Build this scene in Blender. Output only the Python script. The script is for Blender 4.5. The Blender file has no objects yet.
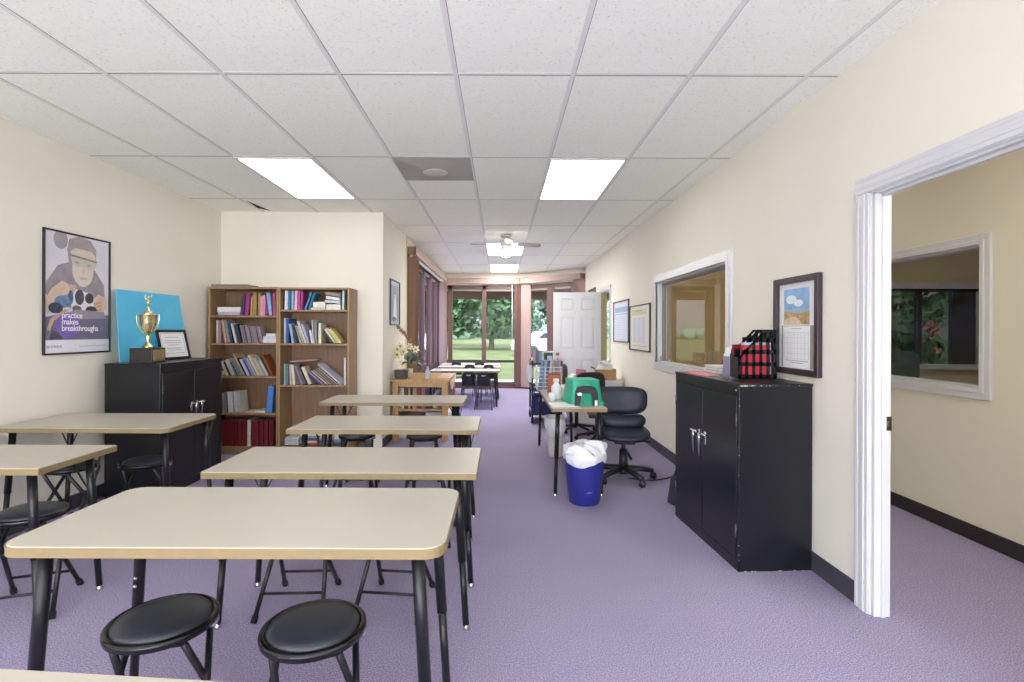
import bpy, bmesh, math, random
from mathutils import Vector, Matrix, Euler

LIGHT, WORLD, SOUTH, EXPO = 3.6, 1.5, 13.0, 0.42
RND = random.Random(11)
PI = math.pi
SC = bpy.context.scene
COL = SC.collection

# ------------------------------------------------------------------ camera geometry (pixel -> point on a plane of the room)
CAMZ, F, VX, VY, PHI = 1.32, 516.0, 501.0, 331.0, 0.004
CEIL = 2.645
XL, XR, XC = -3.14, 1.736, -1.325        # left wall, right wall, corridor wall
YB, YF = 5.78, 11.9                      # bookcase wall, far window wall

def _un(px, py):
    dx, dy = px - VX, py - VY
    return dx + PHI * dy, dy - PHI * dx
def atY(px, py, Y):
    u, v = _un(px, py)
    return Vector((u * Y / F, Y, CAMZ - v * Y / F))
def atX(px, py, X):
    u, v = _un(px, py)
    Y = F * X / u
    return Vector((X, Y, CAMZ - v * Y / F))
def atZ(px, py, Z):
    u, v = _un(px, py)
    Y = F * (CAMZ - Z) / v
    return Vector((u * Y / F, Y, Z))

# ------------------------------------------------------------------ materials
def s2l(c):
    return tuple((x / 12.92 if x <= 0.04045 else ((x + 0.055) / 1.055) ** 2.4) for x in c)
def hexc(h):
    return s2l(tuple(int(h[i:i + 2], 16) / 255 for i in (0, 2, 4)))
_M = {}
def mat(name, color, rough=0.5, metal=0.0, var=0.0, scale=30.0, bump=0.0, bscale=None, emit=0.0, spec=0.5, coat=0.0, sheen=0.0):
    """Principled surface; var mixes a noise-made lighter and darker tone, bump adds grain."""
    if name in _M: return _M[name]
    if isinstance(color, str): color = hexc(color)
    m = bpy.data.materials.new(name); m.use_nodes = True
    nt = m.node_tree; b = nt.nodes['Principled BSDF']
    b.inputs['Base Color'].default_value = (*color, 1)
    b.inputs['Roughness'].default_value = rough
    b.inputs['Metallic'].default_value = metal
    b.inputs['Specular IOR Level'].default_value = spec
    b.inputs['Coat Weight'].default_value = coat
    b.inputs['Sheen Weight'].default_value = sheen
    if emit:
        b.inputs['Emission Color'].default_value = (*color, 1)
        b.inputs['Emission Strength'].default_value = emit
    if var or bump:
        tc = nt.nodes.new('ShaderNodeTexCoord')
        n = nt.nodes.new('ShaderNodeTexNoise'); n.inputs['Scale'].default_value = scale; n.inputs['Detail'].default_value = 4
        nt.links.new(tc.outputs['Object'], n.inputs['Vector'])
        if var:
            r = nt.nodes.new('ShaderNodeValToRGB')
            r.color_ramp.elements[0].position = 0.3; r.color_ramp.elements[1].position = 0.7
            r.color_ramp.elements[0].color = (*[max(0, c * (1 - var)) for c in color], 1)
            r.color_ramp.elements[1].color = (*[min(1, c * (1 + var)) for c in color], 1)
            nt.links.new(n.outputs['Fac'], r.inputs['Fac'])
            nt.links.new(r.outputs['Color'], b.inputs['Base Color'])
        if bump:
            n2 = nt.nodes.new('ShaderNodeTexNoise'); n2.inputs['Scale'].default_value = bscale or scale; n2.inputs['Detail'].default_value = 3
            nt.links.new(tc.outputs['Object'], n2.inputs['Vector'])
            bp = nt.nodes.new('ShaderNodeBump'); bp.inputs['Strength'].default_value = bump; bp.inputs['Distance'].default_value = 0.004
            nt.links.new(n2.outputs['Fac'], bp.inputs['Height'])
            nt.links.new(bp.outputs['Normal'], b.inputs['Normal'])
    _M[name] = m
    return m

def wood(name, c1, c2, axis=2, rough=0.45):
    if name in _M: return _M[name]
    m = bpy.data.materials.new(name); m.use_nodes = True
    nt = m.node_tree; b = nt.nodes['Principled BSDF']; b.inputs['Roughness'].default_value = rough
    tc = nt.nodes.new('ShaderNodeTexCoord'); mp = nt.nodes.new('ShaderNodeMapping')
    sc = [22, 22, 22]; sc[axis] = 1.2
    mp.inputs['Scale'].default_value = sc
    n = nt.nodes.new('ShaderNodeTexNoise'); n.inputs['Scale'].default_value = 2.2; n.inputs['Detail'].default_value = 6; n.inputs['Distortion'].default_value = 0.6
    r = nt.nodes.new('ShaderNodeValToRGB')
    r.color_ramp.elements[0].position = 0.3; r.color_ramp.elements[1].position = 0.72
    r.color_ramp.elements[0].color = (*hexc(c1), 1); r.color_ramp.elements[1].color = (*hexc(c2), 1)
    nt.links.new(tc.outputs['Object'], mp.inputs['Vector']); nt.links.new(mp.outputs['Vector'], n.inputs['Vector'])
    nt.links.new(n.outputs['Fac'], r.inputs['Fac']); nt.links.new(r.outputs['Color'], b.inputs['Base Color'])
    _M[name] = m
    return m

def carpet():
    m = bpy.data.materials.new('carpet'); m.use_nodes = True
    nt = m.node_tree; b = nt.nodes['Principled BSDF']; b.inputs['Roughness'].default_value = 0.95; b.inputs['Specular IOR Level'].default_value = 0.15
    tc = nt.nodes.new('ShaderNodeTexCoord')
    n = nt.nodes.new('ShaderNodeTexNoise'); n.inputs['Scale'].default_value = 170; n.inputs['Detail'].default_value = 5; n.inputs['Roughness'].default_value = 0.85
    r = nt.nodes.new('ShaderNodeValToRGB'); e = r.color_ramp.elements
    e[0].position = 0.36; e[0].color = (*hexc('5e5773'), 1)
    e[1].position = 0.64; e[1].color = (*hexc('d0c9e4'), 1)
    k = e.new(0.5); k.color = (*hexc('978fae'), 1)
    big = nt.nodes.new('ShaderNodeTexNoise'); big.inputs['Scale'].default_value = 1.3; big.inputs['Detail'].default_value = 2
    r2 = nt.nodes.new('ShaderNodeValToRGB'); r2.color_ramp.elements[0].color = (0.86, 0.86, 0.86, 1); r2.color_ramp.elements[1].color = (1.1, 1.08, 1.06, 1)
    mx = nt.nodes.new('ShaderNodeMixRGB'); mx.blend_type = 'MULTIPLY'; mx.inputs['Fac'].default_value = 1
    for q in (n, big): nt.links.new(tc.outputs['Object'], q.inputs['Vector'])
    nt.links.new(n.outputs['Fac'], r.inputs['Fac']); nt.links.new(big.outputs['Fac'], r2.inputs['Fac'])
    nt.links.new(r.outputs['Color'], mx.inputs[1]); nt.links.new(r2.outputs['Color'], mx.inputs[2])
    nt.links.new(mx.outputs['Color'], b.inputs['Base Color'])
    bp = nt.nodes.new('ShaderNodeBump'); bp.inputs['Strength'].default_value = 0.25; bp.inputs['Distance'].default_value = 0.004
    nt.links.new(n.outputs['Fac'], bp.inputs['Height']); nt.links.new(bp.outputs['Normal'], b.inputs['Normal'])
    return m

def ceiling_tile():
    m = bpy.data.materials.new('ceiling_tile'); m.use_nodes = True
    nt = m.node_tree; b = nt.nodes['Principled BSDF']; b.inputs['Roughness'].default_value = 0.9; b.inputs['Specular IOR Level'].default_value = 0.2
    tc = nt.nodes.new('ShaderNodeTexCoord')
    n = nt.nodes.new('ShaderNodeTexNoise'); n.inputs['Scale'].default_value = 75; n.inputs['Detail'].default_value = 4; n.inputs['Roughness'].default_value = 0.75
    r = nt.nodes.new('ShaderNodeValToRGB'); e = r.color_ramp.elements
    e[0].position = 0.30; e[0].color = (*hexc('dcdcd4'), 1)
    e[1].position = 0.44; e[1].color = (*hexc('fdfff6'), 1)
    nt.links.new(tc.outputs['Object'], n.inputs['Vector']); nt.links.new(n.outputs['Fac'], r.inputs['Fac'])
    nt.links.new(r.outputs['Color'], b.inputs['Base Color'])
    bp = nt.nodes.new('ShaderNodeBump'); bp.inputs['Strength'].default_value = 0.15; bp.inputs['Distance'].default_value = 0.004
    nt.links.new(n.outputs['Fac'], bp.inputs['Height']); nt.links.new(bp.outputs['Normal'], b.inputs['Normal'])
    return m

def glass(name='pane_glass', tint=(0.93, 0.95, 0.95), ior=1.5):
    if name in _M: return _M[name]
    m = bpy.data.materials.new(name); m.use_nodes = True
    nt = m.node_tree; nt.nodes.clear()
    out = nt.nodes.new('ShaderNodeOutputMaterial'); mix = nt.nodes.new('ShaderNodeMixShader')
    t = nt.nodes.new('ShaderNodeBsdfTransparent'); t.inputs['Color'].default_value = (*tint, 1)
    g = nt.nodes.new('ShaderNodeBsdfGlossy'); g.inputs['Roughness'].default_value = 0.0
    fr = nt.nodes.new('ShaderNodeFresnel'); fr.inputs['IOR'].default_value = ior
    ge = nt.nodes.new('ShaderNodeNewGeometry'); sb = nt.nodes.new('ShaderNodeMath'); sb.operation = 'SUBTRACT'; sb.inputs[0].default_value = 1
    ml = nt.nodes.new('ShaderNodeMath'); ml.operation = 'MULTIPLY'      # the reflection belongs to the outer faces only
    nt.links.new(ge.outputs['Backfacing'], sb.inputs[1]); nt.links.new(fr.outputs['Fac'], ml.inputs[0]); nt.links.new(sb.outputs[0], ml.inputs[1])
    nt.links.new(ml.outputs[0], mix.inputs['Fac']); nt.links.new(t.outputs['BSDF'], mix.inputs[1]); nt.links.new(g.outputs['BSDF'], mix.inputs[2])
    nt.links.new(mix.outputs['Shader'], out.inputs['Surface'])
    _M[name] = m
    return m

WALL = mat('cream_wall_paint', 'ede8da', 0.75, var=0.012, scale=3, bump=0.08, bscale=140, spec=0.25)
TAN = mat('tan_wall_paint', 'd9c79c', 0.75, var=0.02, scale=3)
CARPET = carpet()
TILE = ceiling_tile()
TBAR = mat('ceiling_bar', 'e9e8e4', 0.5, var=0.01)
TSHADE = mat('painted_shadow_line', '8d8b86', 0.8, var=0.02)
BASEB = mat('dark_vinyl_baseboard', '45434a', 0.5, var=0.05, scale=8)
WHITE = mat('white_gloss_trim', 'd6d6d7', 0.35, var=0.01, scale=6)
BLACKM = mat('black_metal', '13141b', 0.32, var=0.15, scale=5, spec=0.5)
BLACKT = mat('black_powder_tube', '131318', 0.38, var=0.1, scale=20)
CHROME = mat('chrome', 'c9c9cc', 0.18, metal=1.0, var=0.04)
LAM = mat('beige_laminate', 'bbb4a6', 0.38, var=0.02, scale=5, bump=0.02, bscale=200)
EDGE = mat('tan_edge_band', '8a7753', 0.45, var=0.05, scale=40)
VINYL = mat('black_vinyl', '2d323e', 0.4, var=0.08, scale=14, bump=0.02, bscale=260, spec=0.8)
RUBBER = mat('black_rubber', '101012', 0.7, var=0.1)
SHELFW = wood('bookcase_oak', '8f7150', 'ae8c68')
SHELFB = wood('bookcase_back_panel', '80634a', '96765a')
OAK = wood('honey_oak', 'a98350', 'cba56e')
OAK_SHADE = wood('shaded_oak', '6f5030', '8a6640')
BROWNF = mat('brown_window_frame', '664c45', 0.5, var=0.06, scale=12)
PINKB = mat('mauve_blind_fabric', 'aa8f88', 0.75, var=0.04, scale=40)
VALF = mat('mauve_valance_fabric', 'b59b91', 0.75, var=0.04, scale=40)
TANB = mat('brown_blind_fabric', '8f705a', 0.75, var=0.05, scale=40)
PLASTICB = mat('black_plastic', '1a1a1d', 0.4, var=0.08)
NAVYV = mat('navy_vinyl', '141c2d', 0.48, var=0.06, scale=10, bump=0.05, bscale=200)
PAPER = mat('white_paper', 'eeeeee', 0.8, var=0.015, scale=30)
CREAMP = mat('page_edges', 'd8cfb8', 0.85, var=0.06, scale=160)
BROWNP = mat('brown_card', '8a6a4a', 0.8, var=0.06)
GLASS = glass()

# ------------------------------------------------------------------ mesh building
class MB:
    def __init__(s): s.bm = bmesh.new(); s.mats = []
    def _mi(s, m):
        if m not in s.mats: s.mats.append(m)
        return s.mats.index(m)
    def _add(s, t, m, M=None, smooth=False):
        k = s._mi(m)
        if M is not None: bmesh.ops.transform(t, matrix=M, verts=t.verts)
        for f in t.faces: f.material_index = k; f.smooth = smooth
        me = bpy.data.meshes.new('tmp'); t.to_mesh(me); t.free()
        s.bm.from_mesh(me); bpy.data.meshes.remove(me)
        return s
    def box(s, lo, hi, m, bev=0.0, M=None, seg=2):
        t = bmesh.new(); bmesh.ops.create_cube(t, size=1)
        lo, hi = Vector(lo), Vector(hi)
        for v in t.verts: v.co = Vector([lo[i] + (v.co[i] + 0.5) * (hi[i] - lo[i]) for i in range(3)])
        if bev: bmesh.ops.bevel(t, geom=t.edges[:], offset=bev, segments=seg, affect='EDGES', profile=0.5)
        return s._add(t, m, M, smooth=False)
    def prism(s, poly, z0, z1, m, M=None, bev=0.0, smooth=False):
        """polygon in XY extruded from z0 to z1"""
        t = bmesh.new()
        vs = [t.verts.new((x, y, z0)) for x, y in poly]
        f = t.faces.new(vs)
        r = bmesh.ops.extrude_face_region(t, geom=[f])
        up = [v for v in r['geom'] if isinstance(v, bmesh.types.BMVert)]
        for v in up: v.co.z = z1
        bmesh.ops.recalc_face_normals(t, faces=t.faces[:])
        if bev:
            es = [e for e in t.edges if abs(e.verts[0].co.z - e.verts[1].co.z) < 1e-7]
            bmesh.ops.bevel(t, geom=es, offset=bev, segments=2, affect='EDGES', profile=0.5)
        return s._add(t, m, M, smooth)
    def quad(s, pts, m, th=0.0):
        t = bmesh.new(); vs = [t.verts.new(p) for p in pts]; f = t.faces.new(vs)
        if th:
            f.normal_update(); n = f.normal.copy()
            r = bmesh.ops.extrude_face_region(t, geom=[f])
            for v in r['geom']:
                if isinstance(v, bmesh.types.BMVert): v.co += n * th
            bmesh.ops.recalc_face_normals(t, faces=t.faces[:])
        return s._add(t, m)
    def tube(s, pts, r, m, seg=10, M=None, cap=True):
        pts = [Vector(p) for p in pts]
        rs = r if isinstance(r, (list, tuple)) else [r] * len(pts)
        t = bmesh.new(); rings = []; up = None
        for i, p in enumerate(pts):
            a = pts[i] - pts[i - 1] if i else pts[1] - pts[0]
            b = pts[i + 1] - pts[i] if i < len(pts) - 1 else a
            d = (a.normalized() + b.normalized())
            d = d.normalized() if d.length > 1e-6 else b.normalized()
            if up is None:
                up = Vector((0, 0, 1)) if abs(d.z) < 0.9 else Vector((1, 0, 0))
            x = d.cross(up)
            if x.length < 1e-5: x = d.cross(Vector((0.3, 1, 0.2)))
            x.normalize(); y = x.cross(d).normalized(); up = y
            rings.append([t.verts.new(p + (x * math.cos(2 * PI * k / seg) + y * math.sin(2 * PI * k / seg)) * rs[i]) for k in range(seg)])
        for i in range(len(rings) - 1):
            for k in range(seg):
                t.faces.new((rings[i][k], rings[i][(k + 1) % seg], rings[i + 1][(k + 1) % seg], rings[i + 1][k]))
        if cap:
            t.faces.new(rings[0][::-1]); t.faces.new(rings[-1])
        bmesh.ops.recalc_face_normals(t, faces=t.faces[:])
        return s._add(t, m, M, smooth=True)
    def lathe(s, prof, m, seg=32, M=None, sx=1.0, sy=1.0, smooth=True):
        t = bmesh.new(); rings = []
        for r, z in prof:
            if r < 1e-6: rings.append([t.verts.new((0, 0, z))])
            else: rings.append([t.verts.new((r * sx * math.cos(2 * PI * k / seg), r * sy * math.sin(2 * PI * k / seg), z)) for k in range(seg)])
        for a, b in zip(rings, rings[1:]):
            for k in range(seg):
                j = (k + 1) % seg
                if len(a) == 1 and len(b) == 1: continue
                if len(a) == 1: t.faces.new((a[0], b[j], b[k]))
                elif len(b) == 1: t.faces.new((a[k], a[j], b[0]))
                else: t.faces.new((a[k], a[j], b[j], b[k]))
        for ring, rev in ((rings[0], True), (rings[-1], False)):
            if len(ring) > 1: t.faces.new(ring[::-1] if rev else ring)
        bmesh.ops.recalc_face_normals(t, faces=t.faces[:])
        return s._add(t, m, M, smooth)
    def ball(s, c, r, m, sub=2, scale=(1, 1, 1), jit=0.0):
        t = bmesh.new(); bmesh.ops.create_icosphere(t, subdivisions=sub, radius=1)
        for v in t.verts:
            k = 1 + (RND.uniform(-jit, jit) if jit else 0)
            v.co = Vector((v.co.x * scale[0] * r * k + c[0], v.co.y * scale[1] * r * k + c[1], v.co.z * scale[2] * r * k + c[2]))
        return s._add(t, m, None, True)
    def grid(s, fn, nu, nv, m, th=0.0, smooth=True, M=None):
        t = bmesh.new()
        vs = [[t.verts.new(fn(i / nu, j / nv)) for j in range(nv + 1)] for i in range(nu + 1)]
        for i in range(nu):
            for j in range(nv): t.faces.new((vs[i][j], vs[i + 1][j], vs[i + 1][j + 1], vs[i][j + 1]))
        bmesh.ops.recalc_face_normals(t, faces=t.faces[:])
        if th: bmesh.ops.solidify(t, geom=t.faces[:], thickness=th)
        return s._add(t, m, M, smooth)

def rrect(w, h, r, n=6, cx=0, cy=0):
    out = []
    for qx, qy, a0 in ((1, 1, 0), (-1, 1, 90), (-1, -1, 180), (1, -1, 270)):
        for k in range(n + 1):
            a = math.radians(a0 + 90 * k / n)
            out.append((cx + qx * (w / 2 - r) + r * math.cos(a), cy + qy * (h / 2 - r) + r * math.sin(a)))
    return out
def ell(cx, cy, rx, ry, n=28):
    return [(cx + rx * math.cos(2 * PI * k / n), cy + ry * math.sin(2 * PI * k / n)) for k in range(n)]
def arc(p0, p1, p2, n=8):
    p0, p1, p2 = Vector(p0), Vector(p1), Vector(p2)
    return [p0 * (1 - t) ** 2 + p1 * 2 * t * (1 - t) + p2 * t * t for t in [k / n for k in range(n + 1)]]

def tag(o, label=None, cat=None, group=None, kind=None):
    if label: o['label'] = label
    if cat: o['category'] = cat
    if group: o['group'] = group
    if kind: o['kind'] = kind
    return o
def obj(name, mb, parent=None, loc=None, sub=None):
    """link the built mesh as ONE object. loc: its base, given in the coordinates the mesh was built in."""
    me = bpy.data.meshes.new(name)
    if loc is not None: bmesh.ops.translate(mb.bm, vec=-Vector(loc), verts=mb.bm.verts)
    mb.bm.to_mesh(me); mb.bm.free()
    for m in mb.mats: me.materials.append(m)
    o = bpy.data.objects.new(name, me); COL.objects.link(o)
    if loc is not None: o.location = loc
    if parent is not None: o.parent = parent
    return o
def wobj(name, mb, root):
    """a part built in world coordinates under an unrotated Empty"""
    bmesh.ops.translate(mb.bm, vec=-Vector(root.location), verts=mb.bm.verts)
    return obj(name, mb, root)
def thing(name, label, cat, loc=(0, 0, 0), rot=(0, 0, 0), group=None):
    o = bpy.data.objects.new(name, None); COL.objects.link(o)
    o.empty_display_size = 0.05
    o.location = loc; o.rotation_euler = rot
    return tag(o, label, cat, group)
def struct(name, mb, parent=None):
    o = obj(name, mb, parent)
    if parent is None: o['kind'] = 'structure'
    return o
def kids(o): return [c for c in bpy.data.objects if c.parent == o]
def copy_tree(o, parent=None):
    c = o.copy(); COL.objects.link(c)
    if parent is not None: c.parent = parent
    for ch in kids(o): copy_tree(ch, c)
    return c
def dup(o, loc, rz, label, group=None):
    c = copy_tree(o); c.location = loc; c.rotation_euler = (0, 0, rz); c['label'] = label
    if group: c['group'] = group
    return c
def frombox(lo, hi, m, bev=0.0):
    return MB().box(lo, hi, m, bev)
ORD = ['first', 'second', 'third', 'fourth', 'fifth', 'sixth', 'seventh', 'eighth', 'ninth', 'tenth', 'eleventh', 'twelfth', 'thirteenth',
       'fourteenth', 'fifteenth', 'sixteenth', 'seventeenth', 'eighteenth', 'nineteenth', 'twentieth'] + ['twenty-' + k for k in ('first', 'second', 'third', 'fourth', 'fifth', 'sixth')]

# ================================================================== THE ROOM
FOOT = [(-3.3, -3.1), (6.7, -3.1), (6.7, 6.1), (3.11, 6.1), (3.11, 10.7), (1.836, 10.7), (0.6, 12.0), (-1.425, 12.0), (-1.425, 5.88), (-3.3, 5.88)]
struct('floor', MB().prism(FOOT, -0.12, 0, CARPET))
struct('ceiling', MB().prism(FOOT, CEIL, CEIL + 0.08, TILE))

# ceiling grid bars
gx = [-2.66 + 0.605 * k for k in range(8)]
gy = [2.66 + 1.268 * k for k in range(-4, 8)]
b = MB()
for x in gx: b.box((x - 0.012, -3, CEIL - 0.0025), (x + 0.012, 11.9 if x > XC else YB, CEIL + 0.002), TBAR)
for y in gy: b.box((XL if y < YB else XC, y - 0.011, CEIL - 0.0015), (XR, y + 0.011, CEIL + 0.002), TBAR)
b.box((gx[3], gy[5] + 0.6, CEIL - 0.004), (gx[4], gy[5] + 0.622, CEIL + 0.002), TBAR)
struct('trim_ceiling_grid', b)
b = MB()  # thin dark strips paint the shadow line beside each bar
for y in gy: b.box((XL if y < YB else XC, y + 0.006, CEIL - 0.0018), (XR, y + 0.013, CEIL + 0.001), TSHADE)
for x in gx: b.box((x + 0.012, -3, CEIL - 0.0012), (x + 0.015, 7.0 if x > XC else YB, CEIL + 0.001), TSHADE)
struct('trim_ceiling_shadow_line', b)
# slipped tile: a flat dark sliver paints the unlit gap above it
p = [atZ(246, 200.5, CEIL - 0.0035), atZ(271, 211.0, CEIL - 0.0035), atZ(258, 208.2, CEIL - 0.0035)]
struct('trim_ceiling_slit', MB().quad(p, mat('painted_gap_dark', '26241f', 0.9, var=0.05), 0.001))

def wall_x(name, x0, x1, y0, y1, holes, m=WALL, z1=CEIL):
    """wall along Y between x0 and x1; holes: (ya, yb, za, zb) sorted along Y"""
    b = MB(); y = y0
    for ya, yb, za, zb in holes:
        b.box((x0, y, 0), (x1, ya, z1), m)
        if za > 0: b.box((x0, ya, 0), (x1, yb, za), m)
        b.box((x0, ya, zb), (x1, yb, z1), m)
        y = yb
    b.box((x0, y, 0), (x1, y1, z1), m)
    return struct(name, b)
# key openings
D1 = (1.50, 2.408, 0, 1.985)                  # doorway to the hall
W1 = (3.945, 5.735, 0.985, 1.86)              # interior window, right wall
D2 = (8.2, 8.98, 0, 2.0)                      # far doorway
LW = (7.26, 11.5, 0.06, 2.44)                 # corridor windows
wall_x('wall_left', XL - 0.1, XL, -3, YB + 0.1, [])
wall_x('wall_right', XR, XR + 0.075, -3, 10.66, [D1, W1, D2])
wall_x('wall_corridor', XC - 0.1, XC, YB, YF, [LW])
struct('wall_back', frombox((XL, YB, 0), (XC - 0.1, YB + 0.1, CEIL), WALL))
# far wall, straight then angled
CX = 0.53                                     # corner where the far wall turns
b = MB().box((XC, YF, 2.37), (CX, YF + 0.1, CEIL), WALL).box((XC, YF, 0), (CX, YF + 0.1, 0.05), BROWNF)
struct('wall_far', b)
dv = Vector((XR + 0.1 - CX, 10.58 - YF, 0)); L = dv.length; ang = math.atan2(dv.y, dv.x)
MA = Matrix.Translation((CX, YF, 0)) @ Matrix.Rotation(ang, 4, 'Z')
b = MB().box((0, 0, 2.37), (L, 0.1, CEIL), WALL, M=MA).box((0, 0, 0), (L, 0.1, 0.05), BROWNF, M=MA).box((L - 0.28, 0, 0), (L, 0.1, CEIL), WALL, M=MA)
struct('wall_angled', b)
# rear of the room, behind the camera: a wide opening without glass, shaped to let light in
b = MB().box((XL, -3.1, 0), (-2.9, -3, CEIL), WALL).box((1.5, -3.1, 0), (XR + 0.1, -3, CEIL), WALL).box((-2.9, -3.1, 2.4), (1.5, -3, CEIL), WALL).box((-2.9, -3.1, 0), (1.5, -3, 0.4), WALL)
struct('wall_rear', b)
# hall and office beyond the right wall
XH = 3.01
W2 = (3.225, 4.9, 0.972, 1.872)
wall_x('wall_hall', XH, XH + 0.1, -0.5, 10.7, [W2], mat('hall_wall_paint', 'e6dec9', 0.75, var=0.012, scale=3))
struct('wall_hall_end', frombox((XR + 0.1, 6.4, 0), (XH, 6.5, CEIL), mat('ochre_wall_paint', 'd0b070', 0.75, var=0.02, scale=3)))
struct('wall_hall_front', frombox((XR + 0.1, -0.5, 0), (XH, -0.4, CEIL), WALL))
b = MB().box((XH + 0.1, 6.0, 0), (6.6, 6.1, 0.93), TAN).box((XH + 0.1, 6.0, 1.86), (6.6, 6.1, CEIL), TAN).box((XH + 0.1, 6, 0.93), (4.0, 6.1, 1.86), TAN).box((6.35, 6, 0.93), (6.6, 6.1, 1.86), TAN)
struct('wall_office_back', b)
struct('wall_office_side', frombox((6.6, -0.5, 0), (6.7, 6.1, CEIL), TAN))
struct('wall_office_front', frombox((XH + 0.1, -0.5, 0), (6.6, -0.4, CEIL), TAN))

# baseboards
BH = 0.105
struct('baseboard_right', MB().box((XR - 0.01, 2.512, 0), (XR, 8.06, BH), BASEB, 0.002).box((XR - 0.01, 9.1, 0), (XR, 10.6, BH), BASEB, 0.002).box((XR - 0.01, -3, 0), (XR, 1.4, BH), BASEB, 0.002))
struct('baseboard_left', frombox((XL, -3, 0), (XL + 0.01, YB, BH), BASEB, 0.002))
struct('baseboard_back', frombox((XL, YB - 0.01, 0), (XC - 0.1, YB, BH), BASEB, 0.002))
struct('baseboard_corridor', frombox((XC, YB, 0), (XC + 0.01, 7.2, BH), BASEB, 0.002))
struct('baseboard_hall', frombox((XH - 0.01, -0.4, 0), (XH, 10.7, 0.1), mat('hall_dark_baseboard', '2a2422', 0.5, var=0.1), 0.002))
# thin plaster edge beside the corridor windows
struct('trim_corridor', frombox((XC, 7.17, 0), (XC + 0.012, 7.21, CEIL), mat('cream_trim', 'e6dab8', 0.6, var=0.02)))

# ---- white casings
def profile_casing(b, w, M, ln, steps=((0, 1, 0.012), (0.06, 0.9, 0.018), (0.3, 0.55, 0.022), (0.72, 0.95, 0.02))):
    """a stepped board of width w (x), length ln (y), rising along +z"""
    for a, c, h in steps:
        b.box((a * w, 0, 0), (c * w, ln, h), WHITE, 0.003, M=M)
# doorway casing (faces -X): local x -> Y, local y -> Z, local z -> -X
def wallM(x, y, z, flip=1):
    # columns: lx -> +Y*flip, ly -> +Z, lz -> -X (or +X)
    return Matrix(((0, 0, -1, x), (flip, 0, 0, y), (0, 1, 0, z), (0, 0, 0, 1)))
CW = 0.095
b = MB()
profile_casing(b, CW, wallM(XR, D1[1] + 0.004, 0), D1[3] - 0.011)
profile_casing(b, CW, wallM(XR, D1[0] - 0.004, 0, -1), D1[3] - 0.011)
Mh = Matrix(((0, 0, -1, XR), (0, 1, 0, D1[0] - 0.1), (1, 0, 0, D1[3] - 0.01), (0, 0, 0, 1)))
profile_casing(b, 0.085, Mh, D1[1] - D1[0] + 0.2)
b.box((XR, D1[1] - 0.012, 0), (XR + 0.075, D1[1] + 0.002, D1[3]), WHITE)
b.box((XR, D1[0] - 0.002, 0), (XR + 0.075, D1[0] + 0.018, D1[3]), WHITE)
b.box((XR, D1[0], D1[3] - 0.02), (XR + 0.075, D1[1], D1[3]), WHITE)
b.box((XR + 0.03, D1[1] - 0.02, 0), (XR + 0.05, D1[1] - 0.011, D1[3] - 0.01), WHITE)
b.box((XR + 0.03, D1[0], D1[3] - 0.032), (XR + 0.05, D1[1], D1[3] - 0.019), WHITE)
cas = struct('trim_doorway', b)
b = MB().box((XR + 0.047, D1[1] - 0.018, 0.865), (XR + 0.076, D1[1] - 0.011, 0.93), mat('bronze_strike', '5a5346', 0.35, metal=0.9, var=0.1), 0.001)
b.box((XR + 0.053, D1[1] - 0.0195, 0.885), (XR + 0.062, D1[1] - 0.0175, 0.91), CHROME)
obj('strike_plate', b, cas)

def frame_casing(name, X, win, w=0.085, depth=0.1, side=-1):
    ya, yb, za, zb = win
    b = MB()
    for lo, hi in (((ya - w, za - w), (ya, zb + w)), ((yb, za - w), (yb + w, zb + w)), ((ya, zb), (yb, zb + w)), ((ya, za - w), (yb, za))):
        b.box((X - 0.02, lo[0], lo[1]), (X, hi[0], hi[1]), WHITE, 0.004)
    w2 = w * 0.45
    for lo, hi in (((ya - w2, za - w2), (ya, zb + w2)), ((yb, za - w2), (yb + w2, zb + w2)), ((ya, zb), (yb, zb + w2)), ((ya, za - w2), (yb, za))):
        b.box((X - 0.026, lo[0], lo[1]), (X, hi[0], hi[1]), WHITE, 0.004)
    t = 0.012
    for lo, hi in (((ya, za), (ya + t, zb)), ((yb - t, za), (yb, zb)), ((ya, zb - t), (yb, zb)), ((ya, za), (yb, za + t))):
        b.box((X, lo[0], lo[1]), (X + depth, hi[0], hi[1]), WHITE)
    return b
w = struct('window_1', frame_casing('w', XR, W1))
bb = MB(); g = mat('grey_glazing_stop', '8b8580', 0.5, var=0.03)
for lo, hi in (((W1[0], W1[2]), (W1[0] + 0.03, W1[3])), ((W1[1] - 0.03, W1[2]), (W1[1], W1[3])), ((W1[0], W1[3] - 0.03), (W1[1], W1[3]))):
    bb.box((XR + 0.05, lo[0], lo[1]), (XR + 0.09, hi[0], hi[1]), g)
obj('glazing_stop', bb, w)
obj('pane', frombox((XR + 0.067, W1[0] + 0.01, W1[2] + 0.01), (XR + 0.072, W1[1] - 0.01, W1[3] - 0.01), glass('interior_glass', ior=1.75)), w)
bb = MB().box((XR + 0.0, W1[1] - 0.075, W1[2] + 0.012), (XR + 0.04, W1[1] - 0.02, W1[2] + 0.035), CHROME, 0.004).tube([(XR + 0.02, W1[1] - 0.05, W1[2] + 0.02), (XR + 0.02, W1[1] - 0.05, W1[2] + 0.07)], 0.008, CHROME)
obj('latch', bb, w)
w = struct('window_2', frame_casing('w', XH, W2, 0.068))
obj('pane', frombox((XH + 0.067, W2[0] + 0.01, W2[2] + 0.01), (XH + 0.072, W2[1] - 0.01, W2[3] - 0.01), GLASS), w)
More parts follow.
